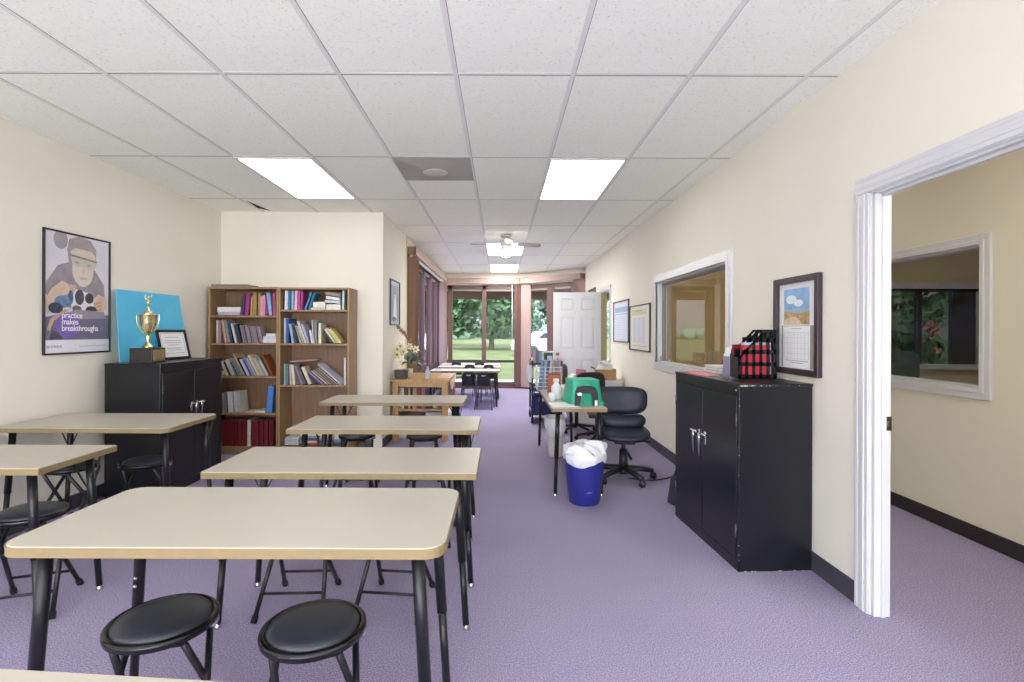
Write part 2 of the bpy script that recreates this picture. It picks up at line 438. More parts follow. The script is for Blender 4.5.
# office window
DARKF = mat('dark_bronze_frame', '33302e', 0.5, var=0.08)
b = MB().box((3.98, 5.96, 1.83), (6.38, 6.0, 1.9), mat('grey_white_rail', 'cfcfd2', 0.5, var=0.02)).box((3.98, 5.9, 0.9), (6.38, 6.0, 0.955), mat('grey_white_rail', 'cfcfd2'))
for x, wd in ((4.0, 0.05), (4.86, 0.05), (5.26, 0.28), (6.3, 0.05)): b.box((x, 6.02, 0.93), (x + wd, 6.07, 1.86), DARKF)
b.box((4.0, 6.02, 1.8), (6.35, 6.07, 1.86), DARKF)
w = struct('window_3', b)
obj('pane', frombox((4.02, 6.04, 0.95), (6.33, 6.045, 1.82), glass('smoked_glass', (0.27, 0.27, 0.25), 1.2)), w)

# doorway 2 casing and the open six panel door
b = MB()
profile_casing(b, 0.07, wallM(XR, D2[0] - 0.002, 0, -1), D2[3] - 0.001)
profile_casing(b, 0.07, wallM(XR, D2[1] + 0.002, 0), D2[3] - 0.001)
Mh = Matrix(((0, 0, -1, XR), (0, 1, 0, D2[0] - 0.07), (1, 0, 0, D2[3]), (0, 0, 0, 1)))
profile_casing(b, 0.07, Mh, D2[1] - D2[0] + 0.14)
b.box((XR, D2[1] - 0.016, 0), (XR + 0.1, D2[1], D2[3]), mat('yellow_jamb', 'cbbd8e', 0.7, var=0.02)).box((XR, D2[0], D2[3] - 0.016), (XR + 0.1, D2[1], D2[3]), WHITE)
struct('trim_far_doorway', b)
DW, DH = 0.82, 1.985
b = MB()
st, dd = 0.115, 0.036
b.box((0, 0.014, 0), (DW, dd - 0.014, DH), WHITE)
for x0, x1 in ((0, st), (DW - st, DW)): b.box((x0, 0, 0), (x1, dd, DH), WHITE)
rows = [(0, 0.22), (0.84, 1.0), (1.56, 1.66), (1.88, DH)]
for z0, z1 in rows: b.box((st, 0, z0), (DW - st, dd, z1), WHITE)
for (z0, z1) in ((0.22, 0.84), (1.0, 1.56), (1.66, 1.88)):
    b.box((DW / 2 - 0.055, 0, z0), (DW / 2 + 0.055, dd, z1), WHITE)
    for x0, x1 in ((st, DW / 2 - 0.055), (DW / 2 + 0.055, DW - st)):
        b.box((x0 + 0.028, 0.001, z0 + 0.028), (x1 - 0.028, dd - 0.002, z1 - 0.028), WHITE, 0.005)
door = struct('door_1', b)
door.location = (0.905, 8.9, 0.008)
bb = MB().lathe([(0, -0.052), (0.024, -0.05), (0.028, -0.035), (0.012, -0.02), (0.012, 0), (0.03, 0.0), (0.03, 0.004)], mat('brass', 'a8843c', 0.25, metal=1, var=0.04), 16, M=Matrix.Translation((0.07, 0, 0.92)) @ Matrix.Rotation(-PI / 2, 4, 'X'))
obj('door_knob', bb, door)
bb = MB()
for z in (0.25, 1.0, 1.75): bb.tube([(DW + 0.005, 0.02, z - 0.045), (DW + 0.005, 0.02, z + 0.045)], 0.008, CHROME)
obj('door_hinge', bb, door)

# ---- brown storefront windows
def storefront(name, x0, x1, mull, M, z0=0.05, z1=2.37, rail=0.62, th=0.1, deep=0.09, gl=None):
    b = MB()
    b.box((x0, 0.005, z1 - 0.09), (x1, deep, z1), BROWNF, M=M).box((x0, 0.005, z0), (x1, deep, z0 + 0.09), BROWNF, M=M)
    for m in mull: b.box((m - th / 2, 0.005, z0), (m + th / 2, deep, z1), BROWNF, 0.004, M=M)
    b.box((x0, 0.02, rail - 0.03), (x1, deep - 0.02, rail + 0.03), mat('dark_rail', '3d322e', 0.5, var=0.05), M=M)
    b.box((x0, 0.03, z1 - 0.125), (x1, deep - 0.02, z1 - 0.09), mat('grey_alu_stop', '9a938e', 0.4, var=0.03), M=M)
    w = struct(name, b)
    g = MB()
    g.box((x0, 0.048, z0 + 0.02), (x1, 0.053, z1 - 0.02), gl or glass('storefront_glass', (0.95, 0.96, 0.96), 1.2), M=M)
    obj('pane', g, w)
    return w
MFAR = Matrix.Translation((0, YF, 0))
fx = [atY(445, 320, YF).x, atY(484, 320, YF).x, atY(519, 320, YF).x]
storefront('window_4', XC, CX, [fx[0] - 0.01, fx[0] + 0.12, fx[1], fx[2] - 0.06, fx[2] + 0.06], MFAR)
storefront('window_5', 0, L - 0.28, [0.1, 0.73, 0.83, 1.38], MA)
MLW = Matrix.Translation((XC, 0, 0)) @ Matrix(((0, -1, 0, 0), (1, 0, 0, 0), (0, 0, 1, 0), (0, 0, 0, 1)))
storefront('window_6', LW[0], LW[1], [7.3, 8.1, 8.95, 9.8, 10.65, 11.44], MLW, 0.06, 2.44, gl=glass('tinted_glass', (0.42, 0.42, 0.55), 1.35))
struct('trim_far_post', MB().box((XC - 0.1, 11.5, 0), (XC + 0.01, YF, CEIL), WALL))

# ================================================================== BLINDS
def slats(b, x, y, n, step, wid, z0, z1, m, along='y', M=None, yaw=0.0):
    for k in range(n):
        a = yaw + RND.uniform(-0.12, 0.12)
        T = Matrix.Translation((x, y + k * step, 0) if along == 'y' else (x + k * step, y, 0)) @ Matrix.Rotation(a, 4, 'Z')
        b.box((-wid / 2, -0.001, z0), (wid / 2, 0.001, z1), m, M=(M @ T) if M is not None else T)
rt = thing('vertical_blind', 'mauve vertical blind with boxed valance over the corridor side windows', 'blind', (XC, 7.22, 0))
b = MB().box((XC + 0.11, 7.22, 2.39), (XC + 0.13, 11.42, 2.5), VALF, 0.003).box((XC, 7.22, 2.39), (XC + 0.13, 7.24, 2.5), TANB, 0.003).box((XC, 7.22, 2.49), (XC + 0.13, 11.42, 2.5), VALF)
wobj('valance', b, rt)
b = MB().box((XC + 0.04, 7.25, 2.36), (XC + 0.08, 11.4, 2.39), mat('blind_track', 'd9d5cf', 0.4, var=0.02)); wobj('track', b, rt)
b = MB(); slats(b, XC + 0.065, 7.27, 14, 0.022, 0.11, 0.05, 2.37, TANB); wobj('slat_stack', b, rt)
b = MB(); slats(b, XC + 0.075, 11.0, 14, 0.022, 0.13, 0.05, 2.37, PINKB); wobj('slat_stack', b, rt)
rt = thing('vertical_blind', 'mauve vertical blind with long valance over the far garden windows', 'blind', (0, YF - 0.14, 0))
b = MB().box((XC + 0.02, YF - 0.14, 2.4), (CX - 0.13, YF - 0.12, 2.52), VALF, 0.003).box((XC + 0.02, YF - 0.14, 2.51), (CX - 0.13, YF, 2.52), VALF); wobj('valance', b, rt)
b = MB(); slats(b, atY(518.5, 300, YF - 0.07).x - 0.03, YF - 0.07, 4, 0.03, 0.11, 0.04, 2.4, mat('brown_mauve_blind', '8a6a62', 0.75, var=0.04, scale=40), 'x', yaw=0.7); wobj('slat_stack', b, rt)
rt = thing('vertical_blind', 'mauve vertical blind over the angled window beside the white door', 'blind', (CX, YF - 0.1, 0))
iv = Matrix.Translation((-CX, -(YF - 0.1), 0))
b = MB().box((0.0, -0.16, 2.4), (L - 0.16, -0.14, 2.52), VALF, 0.003, M=MA).box((L - 0.16, -0.16, 2.4), (L - 0.14, 0, 2.52), TANB, 0.003, M=MA).box((0, -0.16, 2.51), (L - 0.16, 0, 2.52), VALF, M=MA); wobj('valance', b, rt)
b = MB(); slats(b, 0.06, -0.07, 7, 0.02, 0.13, 0.04, 2.4, PINKB, 'x', MA, yaw=0.5); wobj('slat_stack', b, rt)
b = MB(); slats(b, L - 0.32, -0.07, 9, 0.02, 0.13, 0.04, 2.4, PINKB, 'x', MA, yaw=0.9); wobj('slat_stack', b, rt)
b = MB().tube([(fx[2] - 0.16, YF - 0.1, 2.38), (fx[2] - 0.16, YF - 0.1, 0.9)], 0.008, mat('white_wand', 'e6e2de', 0.4, var=0.02)); 
tag(obj('blind_wand', b, None, (fx[2] - 0.16, YF - 0.1, 0.9)), 'thin white blind wand hanging in front of the far garden window', 'blind wand')

# ================================================================== CEILING FITTINGS
def diffuser(name, LIGHT):
  DIFF = bpy.data.materials.new(name); DIFF.use_nodes = True
  nt = DIFF.node_tree; nt.nodes.clear()
  o_ = nt.nodes.new('ShaderNodeOutputMaterial'); em = nt.nodes.new('ShaderNodeEmission'); tc = nt.nodes.new('ShaderNodeTexCoord')
  sx = nt.nodes.new('ShaderNodeSeparateXYZ'); ma = nt.nodes.new('ShaderNodeMath'); ma.operation = 'MULTIPLY'; ma.inputs[1].default_value = 2 * PI / 0.28
  co = nt.nodes.new('ShaderNodeMath'); co.operation = 'COSINE'
  mr = nt.nodes.new('ShaderNodeMapRange'); mr.inputs['From Min'].default_value = -1; mr.inputs['To Min'].default_value = LIGHT * 1.15; mr.inputs['To Max'].default_value = LIGHT * 0.85
  em.inputs['Color'].default_value = (1.0, 0.985, 0.96, 1)
  nt.links.new(tc.outputs['Object'], sx.inputs[0]); nt.links.new(sx.outputs['X'], ma.inputs[0]); nt.links.new(ma.outputs[0], co.inputs[0])
  nt.links.new(co.outputs[0], mr.inputs['Value']); nt.links.new(mr.outputs[0], em.inputs['Strength']); nt.links.new(em.outputs[0], o_.inputs['Surface'])
  return DIFF
DIFFH2 = diffuser('added_dim_hall_diffuser', LIGHT * 0.4)
DIFF, DIFFH, DIFFO, DIFFC = diffuser('light_diffuser', LIGHT), diffuser('added_hall_diffuser', LIGHT * 2.2), diffuser('added_office_diffuser', LIGHT * 1.5), diffuser('corridor_light_diffuser', LIGHT * 6.5)
tw, tl = 0.56, 1.18
def troffer(cx, cy, label, DIFF=DIFF):
    r = thing('ceiling_light', label, 'ceiling light', (cx, cy, CEIL), (0, 0, 0), 'fluorescent ceiling panels')
    b = MB()
    for lo, hi in (((-0.3, -0.62), (0.3, -0.59)), ((-0.3, 0.59), (0.3, 0.62)), ((-0.3, -0.59), (-0.28, 0.59)), ((0.28, -0.59), (0.3, 0.59))):
        b.box((*lo, -0.009), (*hi, -0.0005), TBAR, 0.002)
    obj('frame', b, r)
    obj('diffuser', MB().box((-0.28, -0.59, -0.007), (0.28, 0.59, -0.002), DIFF), r)
def mid(a, k): return (a[k] + a[k + 1]) / 2
iy = 5   # index of gy at 3.93
troffer(mid(gx, 5), mid(gy, iy), 'bright fluorescent ceiling panel nearest the interior window')
troffer(mid(gx, 1), mid(gy, iy), 'bright fluorescent ceiling panel nearest the bookcases and black cabinet')
troffer(mid(gx, 4), mid(gy, iy + 3), 'bright fluorescent ceiling panel just behind the ceiling fan', DIFFC)
troffer(mid(gx, 4), mid(gy, iy + 5), 'bright fluorescent ceiling panel nearest the far garden windows', DIFFC)
for x, y in ((1, 1), (5, 1)):  # unseen panels added behind the camera to brighten the classroom
    troffer(mid(gx, x), mid(gy, y), 'unseen ceiling panel added for light over the ' + ('poster side' if x == 1 else 'doorway side') + ' of the classroom')

troffer(2.42, 1.6, 'unseen ceiling panel added for light in the hall beyond the doorway', DIFFH)  # out of view, added to light the hall
troffer(2.42, 4.6, 'unseen ceiling panel added for light in the hall behind the interior window', DIFFH2)  # second unseen panel added to light the hall
troffer(4.6, 3.4, 'unseen ceiling panel added for light in the office beyond the hall window', DIFFO)  # unseen panel added to light the office
# ceiling vent with a round centre
GV = mat('grey_vent_metal', 'a9a6a2', 0.55, var=0.03, scale=3)
vx, vy = mid(gx, 3), gy[iy] + 0.305
r = thing('ceiling_vent', 'grey square ceiling vent with a round centre cone', 'vent', (vx, vy, CEIL))
b = MB(); h = 0.285
for k in range(4):
    a0, a1 = k * PI / 2 + PI / 4, k * PI / 2 + 3 * PI / 4
    q = math.sqrt(2) * h
    b.quad([(q * math.cos(a0), q * math.sin(a0), -0.004), (q * math.cos(a1), q * math.sin(a1), -0.004), (0.09 * math.cos(a1), 0.09 * math.sin(a1), -0.03), (0.09 * math.cos(a0), 0.09 * math.sin(a0), -0.03)], GV)
b.box((-0.3, -0.3, -0.004), (0.3, 0.3, -0.001), GV)
obj('face_plate', b, r)
obj('centre_cone', MB().lathe([(0.0, -0.034), (0.09, -0.034), (0.1, -0.028), (0.1, -0.01), (0, -0.01)], mat('light_vent_metal', 'c5c2bd', 0.5, var=0.02), 28), r)

# ceiling fan
fc = atY(506, 236, 7.12)
r = thing('ceiling_fan', 'silver ceiling fan with a lit round globe in the corridor', 'ceiling fan', (fc.x, 7.12, CEIL))
SIL = mat('brushed_silver', 'cfcfd0', 0.35, metal=0.6, var=0.04)
obj('canopy', MB().lathe([(0.0, 0), (0.07, 0), (0.065, -0.03), (0.03, -0.05), (0, -0.05)], SIL, 24), r)
obj('motor', MB().lathe([(0.0, -0.04), (0.025, -0.05), (0.03, -0.07), (0.08, -0.09), (0.09, -0.13), (0.07, -0.16), (0.045, -0.18), (0.045, -0.2), (0, -0.2)], SIL, 24), r)
BLD = mat('pale_fan_blade', 'a9a5a1', 0.5, var=0.06, scale=10)
for k in range(4):
    a = math.radians(6 + 90 * k)
    Mx = Matrix.Rotation(a, 4, 'Z') @ Matrix.Translation((0, 0, -0.135)) @ Matrix.Rotation(math.radians(-14), 4, 'X')
    bl = obj('blade', MB().prism(rrect(0.33, 0.115, 0.045, 6, 0.32, 0), -0.004, 0.004, BLD, M=Mx), r)
    obj('blade_iron', MB().box((0.06, -0.02, -0.004), (0.18, 0.02, 0.006), SIL, 0.003, M=Mx), bl)
obj('globe', MB().lathe([(0.03, -0.19), (0.05, -0.2), (0.078, -0.235), (0.078, -0.265), (0.05, -0.3), (0.0, -0.312)], mat('lit_globe', 'fffaf2', 0.3, emit=12), 24), r)
obj('pull_chain', MB().tube([(0.03, -0.06, -0.2), (0.035, -0.07, -0.33)], 0.004, SIL, 6).ball((0.035, -0.07, -0.335), 0.008, SIL, 1), r)

# ================================================================== TABLES
def student_table(w, d, h, label, loc, rz=0.0, corner=0.006, group='beige classroom tables', top=LAM, adjust=False, inset=0.09, splay=0.045):
    """beige table, width w on x, depth d on y; origin on the floor under its centre"""
    r = thing('classroom_table', label, 'table', loc, (0, 0, rz), group)
    th = 0.03
    tt = obj('tabletop', MB().prism(rrect(w, d, corner, 6), h - th + 0.004, h, top, bev=0.002), r)
    obj('edge_band', MB().prism(rrect(w + 0.004, d + 0.004, corner, 6), h - th, h - 0.003, EDGE), tt)
    for sx in (-1, 1):
        for sy in (-1, 1):
            x0, y0 = sx * (w / 2 - inset), sy * (d / 2 - 0.07)
            x1, y1 = x0 + sx * splay, y0 + sy * splay * 0.35
            P = lambda z: Vector((x0 + (x1 - x0) * (1 - z / (h - th)), y0 + (y1 - y0) * (1 - z / (h - th)), z))
            b = MB().tube([P(h - th - 0.004), P(h * 0.42)], 0.0185, BLACKT, 14).tube([P(h * 0.43), P(0.02)], 0.0145, BLACKT, 14)
            b.box((x0 - 0.045, y0 - 0.045, h - th - 0.004), (x0 + 0.045, y0 + 0.045, h - th), BLACKT)
            lg = obj('leg', b, r)
            obj('glide', MB().lathe([(0.0, 0.0), (0.016, 0.0), (0.017, 0.006), (0.01, 0.016), (0.01, 0.026), (0, 0.026)], CHROME, 14, M=Matrix.Translation((P(0).x, P(0).y, 0))), lg)
            if adjust and sx < 0 < sy:
                for z in (h * 0.59, h * 0.55):
                    q = P(z); obj('adjuster_button', MB().ball((q.x, q.y - 0.019, z), 0.008, CHROME, 1), lg)
            if sy > 0:
                q = P(h * 0.66)
                obj('brace', MB().tube([(x0 - 0.1, y0 - 0.01, h - th - 0.002), q, (x0 + min(0.1, 0.065 if sx > 0 else 0.1), y0 - 0.01, h - th - 0.002)], 0.005, BLACKT, 8), r)
    return r
def table_px(xl, xr, yf, yb, h, label, corner=0.006, wmin=None, **k):
    a = atZ(xl, yf, h); c = atZ(xr, yf, h); e = atZ((xl + xr) / 2, yb, h)
    w = c.x - a.x; d = e.y - (a.y + c.y) / 2
    return student_table(w, d, h, label, ((a.x + c.x) / 2, (a.y + c.y) / 2 + d / 2, 0), corner=corner, **k)
T1 = table_px(-9, 444, 547.5, 487, 0.735, 'long beige table with rounded corners, second from the camera of its row', corner=0.06, adjust=True, inset=0.082)
T2 = table_px(199.5, 476.5, 472.5, 447, 0.705, 'long beige table with square corners directly behind the round cornered table')
T3 = table_px(285.5, 477.5, 429.5, 415.7, 0.708, 'long beige table between the wooden stand and the nearer square cornered one')
T4 = table_px(318.5, 463.5, 402.3, 395, 0.722, 'smallest looking beige table standing directly before the honey oak stand')
e = atZ(0, 668, 0.735); e2 = atZ(235, 681.5, 0.735)
a0 = math.atan2(e2.y - e.y, e2.x - e.x)
u = Vector((math.cos(a0), math.sin(a0), 0)); n = Vector((-u.y, u.x, 0))
c = e2 - u * 0.62 - n * 0.26 + u * 0.25
T0 = student_table(1.22, 0.52, 0.735, 'beige table of which only a sliver of the far edge shows at the bottom', (c.x, c.y, 0), a0)
# tables by the left wall
q1 = atZ(180, 428.5, 0.72); q2 = atZ(200, 413.3, 0.72)
L1 = student_table(1.06, q2.y - q1.y, 0.72, 'beige table against the poster wall, in front of the black cabinet', (q1.x - 0.08 - 0.53, (q1.y + q2.y) / 2, 0), corner=0.05, inset=0.06)
q1 = atZ(42.5, 468.5, 0.72); q2 = atZ(118.8, 445, 0.72)
L2 = student_table(1.08, q2.y - q1.y, 0.72, 'beige table under the poster wall, one row nearer than the cabinet one', (q1.x - 0.56, (q1.y + q2.y) / 2, 0))

# ================================================================== FOLDING STOOLS
def make_stool(label, loc, rz):
    H = 0.47
    r = thing('folding_stool', label, 'stool', loc, (0, 0, rz), 'black folding stools')
    s = obj('seat', MB().lathe([(0.0, H + 0.002), (0.07, H), (0.115, H - 0.004), (0.133, H - 0.012), (0.139, H - 0.02), (0.139, H - 0.03), (0, H - 0.03)], VINYL, 48), r)
    ring = [(0.149 + 0.011 * math.cos(t), H - 0.03 + 0.011 * math.sin(t)) for t in [2 * PI * k / 10 for k in range(11)]]
    b = MB().lathe([(0.128, H - 0.022)] + [(0.1485 + 0.0115 * math.cos(t), H - 0.028 + 0.0115 * math.sin(t)) for t in [PI - PI * k / 8 for k in range(9)]] + [(0.158, H - 0.04), (0.12, H - 0.044)], mat('gloss_black_rim', '101014', 0.22, var=0.1), 48)
    obj('seat_rim', b, r)
    for fy, wx, tx in ((-1, 0.15, 0.105), (1, 0.135, 0.088)):
        for sx in (-1, 1):
            foot = Vector((sx * wx, fy * 0.17, 0.012)); top = Vector((sx * tx, -fy * 0.1, H - 0.05))
            lg = obj('leg', MB().tube([foot, top], 0.0105, BLACKT, 10), r)
            obj('foot_cap', MB().tube([foot - (top - foot).normalized() * 0.012, foot + (top - foot).normalized() * 0.02], 0.0145, RUBBER, 10), lg)
        t = 0.22
        pa = Vector((-wx + (wx - tx) * t, fy * 0.17 - fy * 0.27 * t, 0.012 + (H - 0.06) * t))
        obj('crossbar', MB().tube([pa, (-pa.x, pa.y, pa.z)], 0.007, BLACKT, 8), r)
        obj('seat_bar', MB().tube([(-tx, -fy * 0.1, H - 0.047), (tx, -fy * 0.1, H - 0.047)], 0.0105, BLACKT, 8), r)
    tm = 0.17 / 0.27
    obj('pivot_bolt', MB().tube([(-0.128, 0, 0.262), (-0.098, 0, 0.262)], 0.006, CHROME, 8).tube([(0.098, 0, 0.262), (0.128, 0, 0.262)], 0.006, CHROME, 8), r)
    obj('hinge_bracket', MB().box((0.12, -0.02, H - 0.056), (0.15, 0.02, H - 0.036), CHROME, 0.003), r)
    for ch in kids(r):
        if ch.name.split('.')[0] in ('seat', 'seat_rim'): ch.scale = (0.945, 0.945, 1)
    return r
sp = atZ(314, 618, 0.47)
stool = make_stool('black padded folding stool with a broad sheen, tucked at the round cornered table', (sp.x, sp.y, 0), math.radians(8))
sp = atZ(163, 611.5, 0.47)
dup(stool, (sp.x, sp.y, 0), math.radians(14), 'black padded folding stool on the poster wall side of the shinier front stool')
for x, y, rz, lb in (
    (-0.965, 2.5, 3, 'folding stool under the round cornered table, its legs seen nearer the bookcases'),
    (-0.5, 2.5, -6, 'folding stool under the round cornered table, its legs seen nearer the aisle'),
    (-0.92, 3.32, 8, 'folding stool at the second square cornered table, on the bookcase side'),
    (-0.45, 3.32, -5, 'folding stool at the second square cornered table, on the aisle side'),
    (-1.2, 4.32, 0, 'folding stool before the wooden stand, on the bookcase side'),
    (-0.64, 4.32, 10, 'folding stool before the wooden stand, on the aisle side'),
    (-2.35, 3.42, 12, 'folding stool standing in front of the black cabinet near the poster wall'),
    (-2.75, 3.3, -8, 'folding stool with crossed legs between the two tables by the poster wall'),
    (-2.24, 2.46, 20, 'folding stool cut by the picture edge beside the poster wall tables')):
    dup(stool, (x, y, 0), math.radians(rz), lb)

# ================================================================== BLACK STORAGE CABINETS
def make_cabinet(W, D, H, label, loc, rz, worn=False):
    """front towards -y, origin on the floor under the centre"""
    r = thing('storage_cabinet', label, 'cabinet', loc, (0, 0, rz), None)
    f = -D / 2
    b = MB().box((-W / 2, f + 0.012, 0), (W / 2, D / 2 - 0.002, H - 0.003), BLACKM, 0.004)
    b.box((-W / 2 + 0.001, f + 0.001, H - 0.07), (W / 2 - 0.001, f + 0.02, H - 0.004), BLACKM, 0.003).box((-W / 2, f, 0), (W / 2, f + 0.02, 0.065), BLACKM, 0.003)
    b.box((-W / 2, f, 0), (-W / 2 + 0.018, f + 0.02, H - 0.005), BLACKM, 0.003).box((W / 2 - 0.018, f, 0), (W / 2, f + 0.02, H - 0.005), BLACKM, 0.003)
    b.box((-W / 2 - 0.003, f - 0.004, H - 0.016), (W / 2 + 0.003, D / 2, H), BLACKM, 0.003)
    body = obj('body', b, r)
    for s in (-1, 1):
        x0, x1 = (-W / 2 + 0.022, -0.003) if s < 0 else (0.003, W / 2 - 0.022)
        d = obj('door', MB().box((x0, f - 0.004, 0.07), (x1, f + 0.014, H - 0.075), BLACKM, 0.003), r)
        hx, hz = s * 0.042, H * 0.615
        hb = MB().box((hx - 0.014, f - 0.01, hz - 0.02), (hx + 0.014, f - 0.003, hz + 0.06), CHROME, 0.003)
        hb.tube([(hx, f - 0.004, hz + 0.045), (hx, f - 0.045, hz + 0.045)], 0.011, CHROME, 12)
        hb.tube([(hx - s * 0.005, f - 0.042, hz + 0.05), (hx, f - 0.045, hz + 0.02), (hx, f - 0.042, hz - 0.09)], [0.011, 0.009, 0.006], CHROME, 12)
        hb.tube([(hx, f - 0.04, hz + 0.048), (hx + s * 0.045, f - 0.04, hz + 0.05), (hx + s * 0.06, f - 0.03, hz + 0.045)], [0.009, 0.008, 0.005], CHROME, 10)
        obj('handle', hb, d)
        hg = MB()
        for z in (0.22, H - 0.2): hg.tube([(s * (W / 2 - 0.02), f - 0.005, z - 0.035), (s * (W / 2 - 0.02), f - 0.005, z + 0.035)], 0.005, mat('worn_steel', '6b6b70', 0.4, metal=0.8, var=0.2), 8)
        obj('hinge', hg, d)
    obj('rivet', MB().ball((W / 2 - 0.03, f - 0.002, H - 0.04), 0.009, CHROME, 1, (1, 0.4, 1)), body)
    if worn:
        b = MB(); rr = random.Random(4)
        CH = mat('chipped_paint', 'cfcac0', 0.7, var=0.08)
        for k in range(17):
            y = f + 0.008 + (D - 0.02) * (rr.random() ** 2 * 0.2 if k < 9 else rr.random()); s_ = rr.uniform(0.002, 0.010) if k < 9 else rr.uniform(0.002, 0.005)
            b.prism([(y + s_ * math.cos(t) * rr.uniform(0.7, 1.6), H - 0.004 + 0.5 * s_ * math.sin(t)) for t in [2 * PI * q / 7 for q in range(7)]], 0, 0.0012, CH,
                    M=Matrix(((0, 0, 1, W / 2 + 0.0028), (1, 0, 0, 0), (0, 1, 0, -0.007), (0, 0, 0, 1))))
        for k in range(9):
            z = rr.uniform(0.02, H - 0.05); s_ = rr.uniform(0.0012, 0.003)
            b.box((W / 2 - 0.001, f + 0.001, z), (W / 2 + 0.0008, f + 0.001 + s_, z + s_ * 2.2), CH)
        for k in range(8):
            y = rr.uniform(f + 0.03, D / 2 - 0.03); s_ = rr.uniform(0.003, 0.006)
            b.box((W / 2 - 0.001, y, 0.001), (W / 2 + 0.0008, y + s_ * 2, s_), CH)
        obj('paint_chip', b, body)
    return r
# local +x faces the camera (-Y) for the right wall unit (rz=-90): local x -> -Y, local y -> X
RX0, RX1, RY0, RY1, RH = 1.30, 1.722, 2.845, 3.72, 1.035
make_cabinet(RY1 - RY0, RX1 - RX0, RH, 'chipped black metal two door cabinet under the interior window', ((RX0 + RX1) / 2 - 0.018, (RY0 + RY1) / 2, 0), -PI / 2 + 0.06, worn=True)
LX0, LX1, LY0, LY1, LH = -3.075, -2.64, 4.0, 4.88, 1.055
make_cabinet(LY1 - LY0, LX1 - LX0, LH, 'black metal two door cabinet with a trophy, beside the bookcases', ((LX0 + LX1) / 2, (LY0 + LY1) / 2, 0), PI / 2)

# ---- things on the left cabinet
b = MB()
BLUE = mat('turquoise_foam_board', '5cc2ea', 0.7, var=0.02, scale=4)
b.quad([(-3.01, 4.07, LH + 0.001), (-2.955, 4.87, LH + 0.001), (-3.112, 4.98, 1.645), (-3.112, 4.165, 1.645)], BLUE, 0.006)
tag(obj('foam_board', b, None, (-2.98, 4.43, LH)), 'large turquoise foam board leaning on the wall above the black cabinet', 'board')
tr = Vector((-2.85, 4.165, LH))
r = thing('trophy', 'gold loving cup trophy on a dark base before the turquoise board', 'trophy', (tr.x, tr.y, LH), (0, 0, math.radians(2)))
GOLD = mat('gold_metal', 'e9dcab', 0.2, metal=1.0, var=0.08, scale=12)
bs = obj('base', MB().box((-0.088, -0.088, 0), (0.088, 0.088, 0.118), mat('dark_marble', '322c28', 0.35, var=0.15, scale=18), 0.004), r)
obj('plaque', MB().box((0.088, -0.074, 0.012), (0.0905, 0.074, 0.105), mat('brass_plaque', 'b8a878', 0.4, metal=0.7, var=0.08), 0.002), bs)
obj('cup', MB().lathe([(0.0, 0.115), (0.05, 0.115), (0.048, 0.125), (0.02, 0.14), (0.014, 0.17), (0.02, 0.185), (0.014, 0.195), (0.03, 0.215), (0.055, 0.25), (0.066, 0.29), (0.069, 0.335), (0.072, 0.34), (0.064, 0.34), (0.058, 0.3), (0.0, 0.24)], GOLD, 32), r)
for s in (-1, 1):
    obj('handle', MB().tube(arc((s * 0.064, 0, 0.325), (s * 0.115, 0, 0.37), (s * 0.094, 0, 0.28), 6) + arc((s * 0.094, 0, 0.28), (s * 0.08, 0, 0.235), (s * 0.03, 0, 0.215), 6)[1:], 0.0055, GOLD, 8), r)
fg = MB().lathe([(0, 0.33), (0.05, 0.338), (0.03, 0.36), (0.012, 0.37), (0.009, 0.4), (0, 0.4)], GOLD, 20)
fg.tube([(0, 0, 0.395), (0, 0, 0.42), (0.004, 0, 0.447)], [0.01, 0.012, 0.006], GOLD, 10).ball((0.005, 0, 0.456), 0.01, GOLD, 1)
fg.tube([(0.008, 0, 0.438), (0.028, 0, 0.455), (0.034, 0, 0.475)], [0.006, 0.005, 0.004], GOLD, 8).tube([(-0.008, 0, 0.438), (-0.03, 0, 0.45), (-0.024, 0, 0.47)], [0.006, 0.005, 0.004], GOLD, 8)
obj('figurine', fg, r)
for ch in kids(r):
    if ch.name.split('.')[0] in ('cup', 'handle', 'figurine'): ch.scale = (0.9, 0.9, 1.2); ch.location.z = -0.02
# framed certificate leaning on the board
c0 = Vector((-2.895, 4.6, LH))
r = thing('framed_certificate', 'white certificate in a black frame leaning behind the trophy', 'certificate', c0, (math.radians(76), 0, math.radians(82)))
b = MB()
W_, H_ = 0.34, 0.27
for lo, hi in (((-W_ / 2, 0), (-W_ / 2 + 0.022, H_)), ((W_ / 2 - 0.022, 0), (W_ / 2, H_)), ((-W_ / 2, 0), (W_ / 2, 0.022)), ((-W_ / 2, H_ - 0.022), (W_ / 2, H_))): b.box((*lo, 0), (*hi, 0.016), PLASTICB, 0.003)
obj('frame', b, r)
b = MB().box((-W_ / 2 + 0.01, 0.01, 0.001), (W_ / 2 - 0.01, H_ - 0.01, 0.006), PAPER)
sh = obj('sheet', b, r)
b = MB(); G_ = mat('grey_print', '9a9aa2', 0.8, var=0.02)
for lo, hi in (((-0.13, 0.055), (-0.127, 0.235)), ((0.127, 0.055), (0.13, 0.235)), ((-0.13, 0.055), (0.13, 0.058)), ((-0.13, 0.232), (0.13, 0.235))): b.box((*lo, 0.006), (*hi, 0.0066), G_)
for z, w in ((0.2, 0.15), (0.17, 0.18), (0.15, 0.2), (0.13, 0.12), (0.1, 0.17), (0.085, 0.14)): b.box((-w / 2, z, 0.006), (w / 2, z + 0.004, 0.0066), G_)
obj('printed_border', b, sh)

